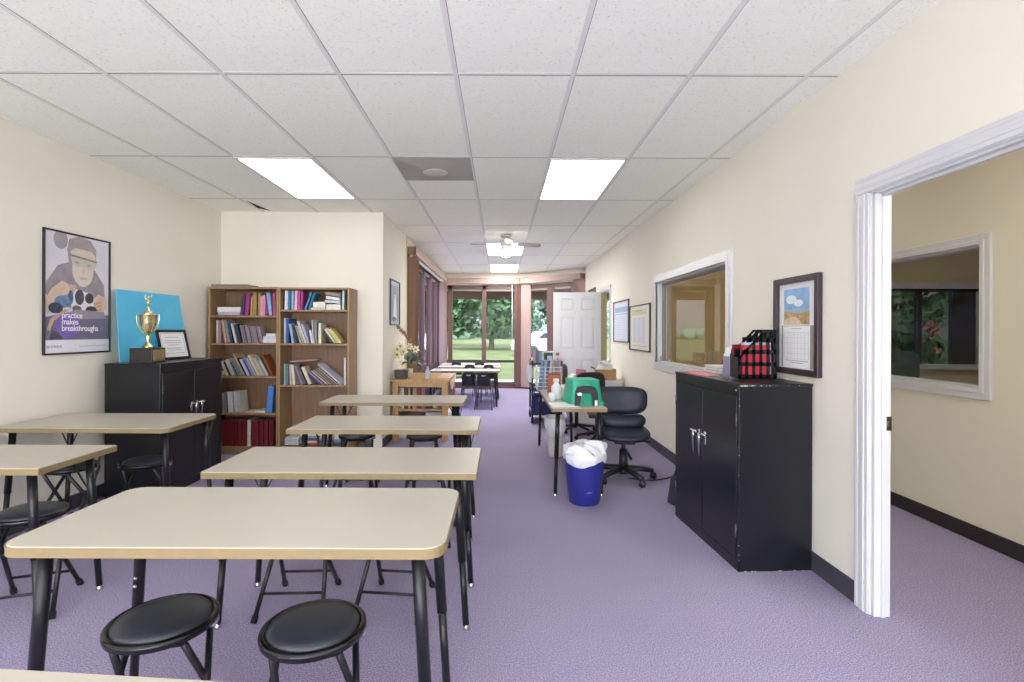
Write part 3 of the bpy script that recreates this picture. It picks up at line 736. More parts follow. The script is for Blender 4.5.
# ---- things on the right cabinet: magazine files, papers
def mag_file(label, loc, rz, m=PLASTICB):
    """open file: tall back at +y, low front at -y, sloping sides with oval holes; width on x"""
    r = thing('magazine_file', label, 'magazine file', loc, (0, 0, rz), None)
    w, d, hb, hf = 0.085, 0.235, 0.3, 0.13
    t = 0.004
    def side(b, x):
        # a grid of bars leaving oval windows
        poly = [(-d / 2, 0), (d / 2, 0), (d / 2, hb), (d / 2 - 0.075, hb), (-d / 2, hf)]
        top = lambda y: hf + (hb - hf) * min(1, (y + d / 2) / (d - 0.075))
        Mx = Matrix(((0, 0, 1, x), (1, 0, 0, 0), (0, 1, 0, 0), (0, 0, 0, 1)))
        bw = 0.019
        for k in range(6):
            y = -d / 2 + bw / 2 + (d - bw) * k / 5
            b.prism([(y - bw / 2, 0), (y + bw / 2, 0), (y + bw / 2, top(y + bw / 2)), (y - bw / 2, top(y - bw / 2))], -t / 2, t / 2, m, M=Mx)
        for z in (0.0, 0.075, 0.15, 0.225):
            yl = -d / 2 if z < hf else -d / 2 + (z - hf) / (hb - hf) * (d - 0.075)
            b.prism([(yl, z), (d / 2, z), (d / 2, z + 0.026), (yl, z + 0.026)], -t / 2, t / 2, m, M=Mx)
        b.prism([(-d / 2, hf - 0.024), (-d / 2, hf), (d / 2 - 0.075, hb), (d / 2, hb), (d / 2, hb - 0.014), (d / 2 - 0.07, hb - 0.014)], -t / 2, t / 2, m, M=Mx)
    for s in (-1, 1):
        b = MB(); side(b, s * (w / 2 - t / 2)); obj('side_panel', b, r)
    b = MB()
    for k in range(4):
        x = -w / 2 + 0.006 + (w - 0.012) * k / 3
        b.box((x - 0.009, d / 2 - t, 0), (x + 0.009, d / 2, hb), m)
    for z in (0, 0.075, 0.15, 0.225, hb - 0.018): b.box((-w / 2, d / 2 - t, z), (w / 2, d / 2, z + 0.018), m)
    obj('back_panel', b, r)
    obj('front_panel', MB().box((-w / 2, -d / 2, 0), (w / 2, -d / 2 + t, hf), m, 0.001), r)
    obj('floor_plate', MB().box((-w / 2, -d / 2, 0), (w / 2, d / 2, t), m), r)
    return r
# files stand with the tall back to the wall; their broad sides face the camera
fz = RH
fxc, fy0 = 1.57, 3.2
mag_file('black plastic magazine file with oval holes holding red binders, nearest the calendar', (fxc, fy0, fz), -PI / 2)
mag_file('black magazine file standing behind the one with red binders', (fxc + 0.02, fy0 + 0.10, fz), -PI / 2)
REDB = mat('red_binder', 'c01f38', 0.45, var=0.05)
def binder(label, cx, cy, m, w=0.024, l=0.2, h=0.235, name='binder'):
    b = MB().box((-l / 2, -w / 2, 0), (l / 2, -w / 2 + 0.003, h), m).box((-l / 2, w / 2 - 0.003, 0), (l / 2, w / 2, h), m).box((-l / 2, -w / 2, 0), (-l / 2 + 0.003, w / 2, h), m)
    b.box((-l / 2 + 0.003, -w / 2 + 0.003, 0.004), (l / 2 - 0.006, w / 2 - 0.003, h - 0.004), PAPER)
    o = obj(name, b); o.location = (cx, cy, fz + 0.0045)
    return tag(o, label, 'binder', 'binders in the magazine file')
binder('bright red binder, outermost in the black magazine file', fxc - 0.005, fy0 - 0.025, REDB, 0.026, 0.175, 0.2)
binder('pale blue folder standing behind the red binder in the magazine file', fxc + 0.012, fy0 + 0.003, mat('pale_blue_card', 'b9cbe6', 0.6, var=0.03), 0.018, 0.18, 0.215)
binder('dark red binder in the rearmost black magazine file', fxc - 0.01, fy0 + 0.1, mat('dark_red_binder', '8e1b30', 0.5, var=0.05), 0.036, 0.15, 0.2)
b = MB(); rr = random.Random(9)
for k in range(9):
    dx, dy = rr.uniform(-0.008, 0.008), rr.uniform(-0.008, 0.008)
    b.box((1.45 + dx, 3.46 + dy, RH + 0.006 * k), (1.66 + dx, 3.68 + dy, RH + 0.006 * k + 0.0045), PAPER if k % 3 else mat('grey_paper', 'c9cbc4', 0.8, var=0.03))
tag(obj('paper_stack', b, None, (1.555, 3.57, RH)), 'stack of white papers behind the magazine files on the chipped cabinet', 'papers')
b = MB(); PK = mat('coral_paper', 'e2707c', 0.7, var=0.03)
b.box((1.29, 3.36, RH + 0.0005), (1.43, 3.68, RH + 0.003), PK, M=None).box((1.3, 3.3, RH + 0.003), (1.41, 3.58, RH + 0.0045), mat('pink_sheet', 'f0a0a6', 0.75, var=0.02))
tag(obj('coral_folder', b, None, (1.36, 3.5, RH)), 'flat coral folder and sheet lying on the chipped cabinet near the window', 'folder')
GL = mat('grey_lilac_plastic', '8d8ba6', 0.5, var=0.03)
b = MB().box((1.4, 3.165, RH), (1.405, 3.25, RH + 0.135), GL, 0.001).box((1.4, 3.165, RH), (1.435, 3.25, RH + 0.004), GL)
b.quad([(1.401, 3.165, RH + 0.135), (1.401, 3.25, RH + 0.135), (1.425, 3.25, RH + 0.19), (1.425, 3.195, RH + 0.19)], mat('frosted_plastic', 'c4c6cc', 0.4, var=0.02), 0.002)
tag(obj('bookend', b, None, (1.415, 3.2, RH)), 'grey bookend plate at the window side of the magazine files', 'bookend')

# black bag behind the right cabinet
bg = Vector((1.365, 3.97, 0))
r = thing('shoulder_bag', 'small black bag slumped on the carpet behind the chipped cabinet', 'bag', bg)
b = MB().grid(lambda u, v: Vector((0.07 * (1 - 0.35 * v) * math.cos(2 * PI * u) * (1 + 0.1 * math.sin(6 * PI * u)), 0.09 * (1 - 0.3 * v) * math.sin(2 * PI * u), 0.002 + 0.2 * v)), 24, 8, VINYL)
b.ball((0, 0, 0.2), 0.055, VINYL, 2, (0.9, 1.1, 0.35))
obj('pouch', b, r)
obj('strap', MB().tube(arc((-0.03, 0, 0.2), (0.0, 0, 0.34), (0.03, 0, 0.2), 8), 0.007, VINYL, 8), r)
# power cord from chair to wall
b = MB().tube(arc((1.15, 4.62, 0.008), (1.35, 4.45, 0.008), (1.6, 4.72, 0.008), 10) + arc((1.6, 4.72, 0.008), (1.68, 4.8, 0.01), (1.72, 4.7, 0.1), 6)[1:], 0.005, RUBBER, 8)
tag(obj('power_cord', b, None, (1.4, 4.55, 0)), 'thin black power cord crossing the carpet to the wall by the office chair', 'cord')

# ================================================================== WALL PICTURES
def wall_frame(name, label, cat, X, ya, yb, za, zb, fw, fm, depth=0.02, face=-1, base=PAPER):
    """framed picture on an X wall. returns root, width, height; local x to the viewer's right, y up, z off the wall"""
    cy, cz = (ya + yb) / 2, (za + zb) / 2
    rz = -PI / 2 if face < 0 else PI / 2
    r = thing(name, label, cat, (X, cy, cz), (PI / 2, 0, rz))
    w, h = yb - ya, zb - za
    b = MB()
    for lo, hi in (((-w / 2, -h / 2), (-w / 2 + fw, h / 2)), ((w / 2 - fw, -h / 2), (w / 2, h / 2)), ((-w / 2 + fw, -h / 2), (w / 2 - fw, -h / 2 + fw)), ((-w / 2 + fw, h / 2 - fw), (w / 2 - fw, h / 2))):
        b.box((*lo, 0.001), (*hi, depth), fm, min(0.004, fw * 0.3))
    obj('frame', b, r)
    s = obj('backing_sheet', MB().box((-w / 2 + fw * 0.6, -h / 2 + fw * 0.6, 0.002), (w / 2 - fw * 0.6, h / 2 - fw * 0.6, 0.006), base), r)
    return r, s, w, h
def flat(b, poly, k, m, z0=0.006):
    b.k = getattr(b, 'k', 0) + 1
    b.prism(poly, z0 + 0.00005, z0 + 0.00012 * b.k + 0.0001 + b.__dict__.get('z', 0), m)
def rect(x0, y0, x1, y1): return [(x0, y0), (x1, y0), (x1, y1), (x0, y1)]
def text(s, size, loc, m, parent, name='lettering', bold=0.0):
    cu = bpy.data.curves.new(name, 'FONT'); cu.body = s; cu.size = size; cu.extrude = 0.0002; cu.offset = bold; cu.space_character = 0.95
    cu.materials.append(m)
    t_ = bpy.data.objects.new('tmp', cu); COL.objects.link(t_)
    bpy.context.view_layer.update()
    me = bpy.data.meshes.new_from_object(t_.evaluated_get(bpy.context.evaluated_depsgraph_get()))
    bpy.data.objects.remove(t_)
    o = bpy.data.objects.new(name, me); COL.objects.link(o)
    o.location = loc; o.parent = parent
    return o
# calendar
pa = atX(777.5, 327, XR).y; pb = atX(823, 327, XR).y
r, s, w, h = wall_frame('framed_calendar', 'dark framed wall calendar with a beach dune photo', 'calendar', XR, pb, pa, 1.072, 1.645, 0.036, mat('dark_wood_frame', '3a3033', 0.4, var=0.12, scale=15), 0.03)
b = MB()
flat(b, rect(-w * 0.37, -h * 0.43, w * 0.37, h * 0.42), 0, mat('mount_grey', '9a938a', 0.7, var=0.06))
flat(b, rect(-w * 0.37, 0.0, w * 0.37, h * 0.42), 1, PAPER)
obj('mount', b, s)
b = MB(); b.z = 0.0008; SKYB = mat('print_sky', '8fb6de', 0.6, var=0.2, scale=14); 
flat(b, rect(-w * 0.31, 0.005, w * 0.26, h * 0.38), 3, SKYB)
flat(b, rect(-w * 0.31, 0.005, w * 0.26, h * 0.17), 4, mat('print_sea', 'a8bcc8', 0.6, var=0.08))
flat(b, [(-w * 0.31, 0.005), (w * 0.26, 0.005), (w * 0.26, h * 0.145), (0, h * 0.12), (-w * 0.2, h * 0.15), (-w * 0.31, h * 0.15)], 5, mat('print_dune', 'b79f70', 0.7, var=0.35, scale=60))
flat(b, [(-w * 0.31, 0.005), (w * 0.1, 0.005), (w * 0.03, h * 0.07), (-w * 0.1, h * 0.095), (-w * 0.31, h * 0.06)], 6, mat('print_sand', 'd9c6a8', 0.7, var=0.2, scale=60))
flat(b, ell(-w * 0.14, h * 0.27, w * 0.12, h * 0.045, 18), 6, mat('print_cloud', 'e6edf4', 0.7, var=0.05))
flat(b, ell(w * 0.02, h * 0.23, w * 0.1, h * 0.035, 18), 7, mat('print_cloud', 'e6edf4', 0.7))
obj('photo', b, s)
b = MB(); b.z = 0.0008; flat(b, rect(-w * 0.33, -h * 0.43, w * 0.27, -h * 0.005), 3, PAPER)
GR = mat('pale_grid_ink', 'b9bcc6', 0.8, var=0.02)
for k in range(8): x = -w * 0.3 + w * 0.54 * k / 7; flat(b, rect(x - 0.0006, -h * 0.34, x + 0.0006, -h * 0.07), 4, GR)
for k in range(6): y = -h * 0.34 + h * 0.27 * k / 5; flat(b, rect(-w * 0.3, y - 0.0006, w * 0.24, y + 0.0006), 4, GR)
for y, q in ((-h * 0.035, 0.22), (-h * 0.365, 0.5), (-h * 0.385, 0.3)): flat(b, rect(-w * q * 0.5 - 0.01, y, w * q * 0.5 - 0.01, y + 0.005), 4, GR)
obj('date_page', b, s)
# two charts
GFR = mat('grey_metal_frame', '5c5659', 0.4, metal=0.3, var=0.05)
y1 = atX(614.3, 320, XR).y; y0 = atX(629.5, 320, XR).y
r, s, w, h = wall_frame('wall_chart', 'thin framed white chart with a blue heading, nearest the white door', 'chart', XR, y0, y1, 1.165, 1.765, 0.02, GFR, base=mat('pale_blue_sheet', 'dfe5f4', 0.6, var=0.02))
b = MB(); flat(b, rect(-w * 0.42, h * 0.22, w * 0.42, h * 0.34), 0, mat('print_blue', '9db9dd', 0.6, var=0.1)); flat(b, rect(-w * 0.42, h * 0.165, w * 0.42, h * 0.18), 0, mat('print_blue2', 'aab6cf', 0.6, var=0.05))
for k in range(12): flat(b, rect(-w * 0.36, h * (0.1 - 0.042 * k), w * (0.3 if k % 3 else 0.1), h * (0.1 - 0.042 * k) + 0.004), 0, mat('pale_text_ink', 'c3c9dc', 0.7, var=0.03))
obj('printed_chart', b, s)
y1 = atX(630.6, 328, XR).y; y0 = atX(651, 328, XR).y
r, s, w, h = wall_frame('wall_chart', 'thin black framed cream chart beside the interior window', 'chart', XR, y0, y1, 1.08, 1.655, 0.014, mat('thin_black_frame', '3b373b', 0.4, var=0.05), base=mat('cream_sheet', 'e9e6dc', 0.35, var=0.02))
b = MB(); flat(b, rect(-w * 0.4, h * 0.28, w * 0.32, h * 0.4), 0, mat('print_cream', 'dcd6b4', 0.6, var=0.05)); flat(b, rect(-w * 0.22, h * 0.365, w * 0.1, h * 0.378), 1, G_)
for k in range(3): flat(b, rect(-w * (0.34 - 0.22 * k), -h * 0.33, -w * (0.16 - 0.22 * k), h * 0.22), 0, mat('print_lilac', 'dad9e4', 0.6, var=0.04))
flat(b, rect(-w * 0.4, -h * 0.4, w * 0.36, -h * 0.39), 0, G_)
obj('printed_chart', b, s)
# small dark frame beyond the door
r, s, w, h = wall_frame('picture_frame', 'small dark picture frame on the wall above the open white door', 'picture', XR, 9.45, 10.15, 1.75, 2.13, 0.03, mat('dark_frame', '4a4238', 0.4, var=0.1), base=mat('murky_print', '8c8a80', 0.6, var=0.2, scale=8))
obj('print', MB().prism(rect(-w * 0.38, -h * 0.36, w * 0.38, h * 0.36), 0.0062, 0.0068, mat('murky_print2', 'a59c86', 0.6, var=0.3, scale=9)), s)
# corridor picture
y1 = atX(398.7, 300, XC).y; y0 = atX(389.4, 300, XC).y
r, s, w, h = wall_frame('picture_frame', 'narrow grey framed picture on the corridor wall above the orchid', 'picture', XC, y0, y1, 1.385, 1.94, 0.016, mat('dark_blue_grey_frame', '4c5058', 0.4, var=0.06), face=1, base=mat('silver_grey_print', 'b9bec8', 0.45, var=0.1, scale=5))
b = MB(); flat(b, rect(-w * 0.38, -h * 0.4, w * 0.38, h * 0.38), 0, mat('grey_print_field', '9aa0ac', 0.5, var=0.15, scale=6))
flat(b, [(-w * 0.2, -h * 0.4), (w * 0.25, -h * 0.4), (w * 0.12, h * 0.15), (-w * 0.02, h * 0.2)], 1, mat('white_print_shape', 'e6e8ee', 0.5, var=0.05))
flat(b, ell(-w * 0.05, -h * 0.36, w * 0.25, h * 0.05, 16), 2, mat('grey_print_base', '6c727c', 0.5, var=0.1))
obj('print', b, s)

# poster of a child building
y0 = atX(41.6, 290, XL).y; y1 = atX(108.8, 290, XL).y
r, s, w, h = wall_frame('framed_poster', 'black framed poster of a child in safety glasses building a model', 'poster', XL, y0, y1, 1.14, 2.02, 0.012, PLASTICB, 0.018, face=1, base=mat('poster_pale_ground', 'd6d4dc', 0.5, var=0.03))
def pm(n, c, v=0.06, sc=18): return mat('poster_' + n, c, 0.5, var=v, scale=sc)
X = lambda u: (u - 0.5) * w     # u,v in 0..1 across the sheet, v up
Yv = lambda v: (v - 0.5) * h
def pol(pts): return [(X(u), Yv(v)) for u, v in pts]
def el(u, v, ru, rv, n=24): return ell(X(u), Yv(v), ru * w, rv * h, n)
b = MB()
flat(b, rect(X(0.03), Yv(0.02), X(0.97), Yv(0.985)), 0, pm('backdrop', 'dcdae2', 0.05, 5))
flat(b, el(0.24, 0.93, 0.1, 0.075), 1, pm('dark_blur', 'a09ba2', 0.1, 6))
flat(b, pol([(0.03, 0.5), (0.05, 0.58), (0.2, 0.72), (0.36, 0.76), (0.75, 0.72), (0.9, 0.6), (0.93, 0.42), (0.5, 0.36), (0.1, 0.42)]), 1, pm('shirt', '9b939c', 0.14, 14))
flat(b, pol([(0.36, 0.74), (0.33, 0.86), (0.36, 0.95), (0.5, 0.985), (0.68, 0.97), (0.77, 0.9), (0.77, 0.76), (0.7, 0.72)]), 2, pm('cap', 'a19a98', 0.1, 12))
flat(b, el(0.565, 0.71, 0.165, 0.145), 3, pm('face', 'dccfc6', 0.06, 9))
flat(b, pol([(0.38, 0.855), (0.46, 0.885), (0.7, 0.875), (0.76, 0.84), (0.76, 0.8), (0.38, 0.815)]), 4, pm('forehead', 'd8c9be', 0.05, 9))
flat(b, pol([(0.38, 0.82), (0.77, 0.795), (0.76, 0.735), (0.66, 0.715), (0.57, 0.74), (0.48, 0.725), (0.4, 0.75)]), 5, pm('goggle', 'c9c2b6', 0.06, 12))
flat(b, pol([(0.37, 0.83), (0.78, 0.8), (0.78, 0.785), (0.37, 0.812)]), 6, pm('goggle_brow', '8a8480', 0.06, 12))
flat(b, pol([(0.56, 0.73), (0.585, 0.73), (0.6, 0.675), (0.55, 0.672)]), 6, pm('nose', 'd2c1b5', 0.04, 9))
flat(b, el(0.575, 0.635, 0.06, 0.012), 6, pm('mouth', 'c8b0a6', 0.05, 9))
flat(b, el(0.47, 0.765, 0.035, 0.012), 6, pm('eye', 'b3a69c', 0.05, 9)); flat(b, el(0.66, 0.755, 0.035, 0.012), 6, pm('eye', 'b3a69c'))
# hands
for pts in ([(0.03, 0.44), (0.12, 0.53), (0.26, 0.6), (0.4, 0.56), (0.42, 0.52), (0.36, 0.5), (0.2, 0.46), (0.06, 0.32)],): flat(b, pol(pts), 6, pm('hand', 'd6bca9', 0.06, 10))
for k in range(3): flat(b, pol([(0.34 + 0.03 * k, 0.57), (0.4 + 0.03 * k, 0.575), (0.44 + 0.02 * k, 0.47), (0.41 + 0.02 * k, 0.465)]), 7, pm('finger', 'caab97', 0.05, 10))
flat(b, pol([(0.72, 0.46), (0.8, 0.51), (0.93, 0.49), (0.95, 0.4), (0.86, 0.34), (0.74, 0.38)]), 6, pm('hand', 'd6bca9'))
for k in range(3): flat(b, pol([(0.68 + 0.02 * k, 0.43 - 0.03 * k), (0.86, 0.455 - 0.03 * k), (0.86, 0.435 - 0.03 * k), (0.69 + 0.02 * k, 0.405 - 0.03 * k)]), 7 + k, pm('finger2', 'c69d84', 0.08, 10))
# the model being built
flat(b, pol([(0.4, 0.36), (0.38, 0.46), (0.46, 0.54), (0.62, 0.52), (0.74, 0.48), (0.72, 0.36), (0.6, 0.32)]), 5, pm('white_parts', 'dfe0e6', 0.12, 22))
for u, v, ru, rv, c in ((0.51, 0.475, 0.07, 0.065, '4c4c58'), (0.66, 0.47, 0.07, 0.045, '4a4650'), (0.69, 0.375, 0.09, 0.03, '4e4854'), (0.38, 0.47, 0.035, 0.06, '56688e'), (0.27, 0.43, 0.12, 0.05, '6f88ae'), (0.17, 0.375, 0.1, 0.045, '3f4660'), (0.47, 0.375, 0.07, 0.03, '6a6468')):
    flat(b, el(u, v, ru, rv, 14), 8, pm('piece_' + c, c, 0.3, 40))
# darker lower part, hose, circle, bottom strip
flat(b, pol([(0.03, 0.12), (0.03, 0.3), (0.35, 0.345), (0.97, 0.33), (0.97, 0.12)]), 4, pm('lower_ground', '75718a', 0.12, 5))
flat(b, pol([(0.3, 0.33), (0.45, 0.37), (0.9, 0.36), (0.93, 0.3), (0.5, 0.29)]), 5, pm('grey_table', '9a96a4', 0.06, 8))
flat(b, pol([(0.05, 0.2), (0.1, 0.29), (0.3, 0.37), (0.36, 0.365), (0.14, 0.27), (0.09, 0.19)]), 6, pm('hose', 'c7a48e', 0.15, 12))
flat(b, pol([(0.08, 0.12), (0.12, 0.2), (0.24, 0.17), (0.26, 0.12)]), 6, pm('dark_tool', '54505c', 0.15, 12))
flat(b, el(0.34, 0.235, 0.17, 0.105, 36), 9, pm('circle', '7f66b8', 0.05, 5))
flat(b, rect(X(0.02), Yv(0.015), X(0.98), Yv(0.115)), 9, pm('strip', 'e9e8f0', 0.01, 5))
for k, (a, c) in enumerate(((0.05, 0.09), (0.1, 0.13), (0.14, 0.17), (0.18, 0.21), (0.22, 0.25))): flat(b, rect(X(a), Yv(0.055), X(c), Yv(0.075)), 10, pm('small_ink', 'b4b4c0', 0.03))
flat(b, rect(X(0.5), Yv(0.06), X(0.93), Yv(0.066)), 10, pm('small_ink', 'b4b4c0'))
obj('printed_picture', b, s)
WT = mat('white_print_ink', 'f4f2fa', 0.6, emit=0.0, var=0.005)
for k, t_ in enumerate(('practice', 'makes', 'breakthroughs')):
    text(t_, 0.06, (X(0.245), Yv(0.298) - 0.047 * k, 0.0118), WT, s, 'lettering', 0.0008)

# ================================================================== BOOKCASES AND BOOKS
YFR = 5.455                       # front plane of the bookcases
def bookcase(label, x0, x1, ztop, shelves, zbot=0.085):
    cx = (x0 + x1) / 2
    r = thing('bookcase', label, 'bookcase', (cx, YFR, 0))
    t = 0.02; dp = YB - 0.012 - YFR
    for a in (x0, x1 - t): wobj('side_panel', frombox((a, YFR, 0), (a + t, YFR + dp, ztop), SHELFW, 0.0015), r)
    wobj('top_panel', frombox((x0 + t, YFR, ztop - t), (x1 - t, YFR + dp, ztop), SHELFW, 0.0015), r)
    wobj('back_panel', frombox((x0 + t, YFR + dp - 0.008, 0.03), (x1 - t, YFR + dp - 0.001, ztop - t), SHELFB), r)
    for z in shelves: wobj('shelf', frombox((x0 + t, YFR + 0.004, z - t), (x1 - t, YFR + dp - 0.008, z), SHELFW, 0.0015), r)
    wobj('shelf', frombox((x0 + t, YFR + 0.002, zbot - t), (x1 - t, YFR + dp - 0.008, zbot), SHELFW, 0.0015), r)
    wobj('kick_board', frombox((x0 + t, YFR + 0.02, 0), (x1 - t, YFR + 0.036, zbot - t), SHELFW), r)
    return r
zz = lambda py, px=278: atY(px, py, YFR).z
B1S = [zz(315.5, 240), zz(343.2, 240), zz(376.2, 240), zz(413.0, 240)]
B2S = [zz(309.8, 315), zz(343.6, 315), zz(385.2, 315)]
B1X = (atY(208.0, 380, YFR).x, atY(278.0, 380, YFR).x - 0.001)
B2X = (atY(278.0, 380, YFR).x + 0.001, atY(348.8, 380, YFR).x)
bookcase('oak bookcase filled with books beside the black trophy cabinet', *B1X, zz(287, 240), B1S)
bookcase('oak bookcase with a tall empty bay, at the corridor corner', *B2X, zz(287.5, 315), B2S)
b = MB().box((B1X[0] + 0.03, YFR - 0.004, zz(287, 240) + 0.0005), (atY(248, 285, YFR).x, YFR + 0.25, zz(287, 240) + 0.028), mat('grey_brown_board', '8c7f74', 0.6, var=0.06), 0.004)
tag(obj('flat_board', b, None, (-2.8, YFR, zz(287, 240))), 'flat grey brown board lying on top of the bookcase by the cabinet', 'board')  # plain flat board on the bookcase top
PXM = YFR / F
def book_mesh(t, h, d, cm, pm_=CREAMP):
    c = min(0.003, t * 0.18)
    b = MB().box((-t / 2, 0, 0), (-t / 2 + c, d, h), cm).box((t / 2 - c, 0, 0), (t / 2, d, h), cm).box((-t / 2, 0, 0), (t / 2, c, h), cm)
    b.box((-t / 2 + c, c, 0.003), (t / 2 - c, d - 0.003, h - 0.003), pm_)
    return b
def bmat(hexv): return mat('cover_' + hexv, hexv, 0.5, var=0.12, scale=26)
CNAME = {}
def corners(x, z, t, h, a):
    c_, s_ = math.cos(a), math.sin(a)
    return [(x + u * c_ + v * s_, z - u * s_ + v * c_) for u, v in ((-t / 2, 0), (t / 2, 0), (t / 2, h), (-t / 2, h))]
def clear(p, q):
    for r in (p, q):
        for i in (0, 1):
            ex, ez = r[i + 1][0] - r[i][0], r[i + 1][1] - r[i][1]
            d = lambda w_: ex * w_[0] + ez * w_[1]
            if max(map(d, p)) <= min(map(d, q)) + 1e-7 or max(map(d, q)) <= min(map(d, p)) + 1e-7: return True
    return False
def shelf_books(case, shelf, zs, items, kind='book'):
    """items: (px left, px right, top py, lean deg, colour hex, colour words, depth offset) standing; ('flat', px0, px1, py bottom, py top, tilt, hex, words)"""
    n = 0; prev = None
    grp = 'books on the %s shelf of the bookcase %s' % (shelf, case)
    for it in items:
        n += 1
        if it[0] == 'flat':
            _, p0, p1, yb, yt, tilt, hx, cw = it[:8]
            a = atY(p0, yb, YFR + 0.01); c = atY(p1, yb, YFR + 0.01)
            z0 = atY((p0 + p1) / 2, yb, YFR + 0.01).z; z1 = atY((p0 + p1) / 2, yt, YFR + 0.01).z
            z0 = max(z0, zs + 0.0005)
            L_ = c.x - a.x; t = max(0.006, z1 - z0)
            o = obj('book', book_mesh(t, L_, 0.19, bmat(hx), PAPER))
            o.location = ((a.x + c.x) / 2 - L_ / 2 * math.cos(math.radians(tilt)), YFR + 0.012 + RND.uniform(0, 0.015), z0 + t / 2 + (max(0, L_ * math.sin(math.radians(-tilt)))))
            o.rotation_euler = (0, PI / 2 - math.radians(tilt), 0)
            pose = 'lying flat'
        else:
            p0, p1, top, lean, hx, cw = it[:6]
            a = math.radians(lean)
            w = (p1 - p0) * PXM
            t = max(0.005, w * math.cos(a))
            zt = atY(p0, top, YFR).z
            h = max(0.12, (zt - zs - t * abs(math.sin(a))) / math.cos(a))
            o = obj('book', book_mesh(t, h, min(0.24, h * 0.72), bmat(hx), PAPER if len(it) > 6 else CREAMP))
            xc = atY((p0 + p1) / 2, 380, YFR + 0.02).x
            # slide along the shelf until it clears the book before it
            zb = t / 2 * abs(math.sin(a))
            for _ in range(200):
                q = corners(xc, zb, t, h, a)
                if prev is None or clear(prev, q): break
                xc += 0.0008
            prev = corners(xc, zb, t, h, a)
            # the lower corner rests on the shelf
            o.location = (xc, YFR + 0.015 + RND.uniform(0, 0.02), zs + 0.0005 + t / 2 * abs(math.sin(a)))
            o.rotation_euler = (0, a, 0)
            pose = 'standing upright' if abs(lean) < 4 else 'leaning'
        tag(o, '%s %s %s, %s along the %s shelf of the bookcase %s' % (cw, kind, pose, ORD[n - 1], shelf, case), 'book', grp)
CA, CB = 'by the cabinet', 'by the corridor'
shelf_books(CA, 'top', B1S[0], [
    ('flat', 217, 239, 315, 312, 0, 'c6b8d4', 'lilac'), ('flat', 216.5, 240, 312, 306.8, 0, 'e4e0dc', 'white'),
    (241.2, 243.6, 293, 5, '4b2a6a', 'violet'), (243.8, 248.2, 293, 5, '93347c', 'purple'), (249, 251.2, 296, 2, 'd79a48', 'orange'),
    (252, 256, 292, 1, 'a68a58', 'tan'), (257, 259.6, 293, 1, 'b79660', 'ochre'), (260, 262.4, 296, 0, 'e7a9c4', 'pink'), (262.6, 265.2, 295, 0, 'd98fb4', 'rose'),
    (268.2, 272, 292, -7, '8f9fd6', 'periwinkle'), (272.6, 275.8, 293, -3, 'b04866', 'crimson')])
it = [(216, 218, 320, 0, 'd8d0cc', 'white'), (218.2, 221, 321, 0, 'a98c94', 'mauve'), (223.4, 225.6, 319, -9, 'cfa888', 'peach'), (226.2, 229, 320, -9, '8d94a4', 'grey'),
      (230, 232.4, 323, -10, '39465e', 'navy'), (235, 237.2, 323, -14, 'dcdcdf', 'white'), (238.2, 241.6, 324, -14, '2c3550', 'dark blue')]
for k in range(9): it.append((243 + 2.25 * k, 245 + 2.25 * k, 325 + 0.2 * k, -12, ['9b8a94', '8a7a86', 'a4949c'][k % 3], ['mauve grey', 'dusky grey', 'pale grey'][k % 3]))
it += [('flat', 262, 275.5, 343, 339.2, 0, 'e6e4ea', 'white'), ('flat', 263, 275.5, 339.2, 336.2, 0, 'dddbe6', 'pale'), ('flat', 265.5, 275, 336.2, 333.4, 0, 'f0eef0', 'white')]
shelf_books(CA, 'second', B1S[1], it)
it = [('flat', 211, 222, 376, 371, 0, 'b8aea0', 'beige')]
cols = [('dedad6', 'white'), ('3a3434', 'black'), ('e4e0da', 'white'), ('d8d4cc', 'cream'), ('2f4038', 'dark green'), ('7f8ea6', 'blue grey'), ('93a0b4', 'grey blue'), ('cdb487', 'tan'), ('28242a', 'black'), ('dcdae8', 'white'),
        ('3e3c86', 'navy'), ('8f8cc0', 'lavender'), ('b3aec6', 'lilac'), ('e6dcc0', 'cream'), ('c8b49c', 'beige'), ('d9cfb8', 'buff'), ('9db0a8', 'sage'), ('e8e6e2', 'white'), ('2c2628', 'black'), ('9c5a34', 'rust')]
for k, (hx, cw) in enumerate(cols):
    x = 226 + 2.38 * k
    tops = [361, 361.5, 360, 359, 362, 359, 358.5, 354, 358, 359, 359.5, 357, 357.5, 355, 356, 358, 360.5, 360, 357, 355]
    it.append((x, x + 2.1, tops[k], -27 if k > 3 else -24, hx, cw))
shelf_books(CA, 'third', B1S[2], it)
shelf_books(CA, 'fourth', B1S[3], [
    (222.6, 224.4, 393, -3, 'b8b4b0', 'grey'), (224.8, 227, 393.5, -3, '8d8c88', 'dark grey'), (228.3, 233.5, 392, -4, 'dcd9dc', 'white'), (234.2, 237.4, 392, -4, 'cfccd0', 'pale grey'), (238.2, 241.2, 391.6, -5, 'b8b4ae', 'stone'),
    ('flat', 244, 258, 413, 411.8, 0, 'd9cdb8', 'cream'), ('flat', 254.5, 264.5, 413, 410.8, 0, 'e6e0d4', 'white'), (266, 272, 386.3, 5, '4f7fcb', 'blue')])
it = []
for k in range(10): it.append((222.4 + 2.42 * k, 224.6 + 2.42 * k, 420.8 + (k % 3) * 0.2, 0, '7a1d26', 'dark red'))
it.append((247, 250.6, 420.6, 0, 'd8cbc2', 'white'))
for k in range(9): it.append((251.6 + 2.42 * k, 253.8 + 2.42 * k, 420.8 + (k % 2) * 0.3, 0, '741b24', 'dark red'))
shelf_books(CA, 'bottom', 0.085, it, 'volume')
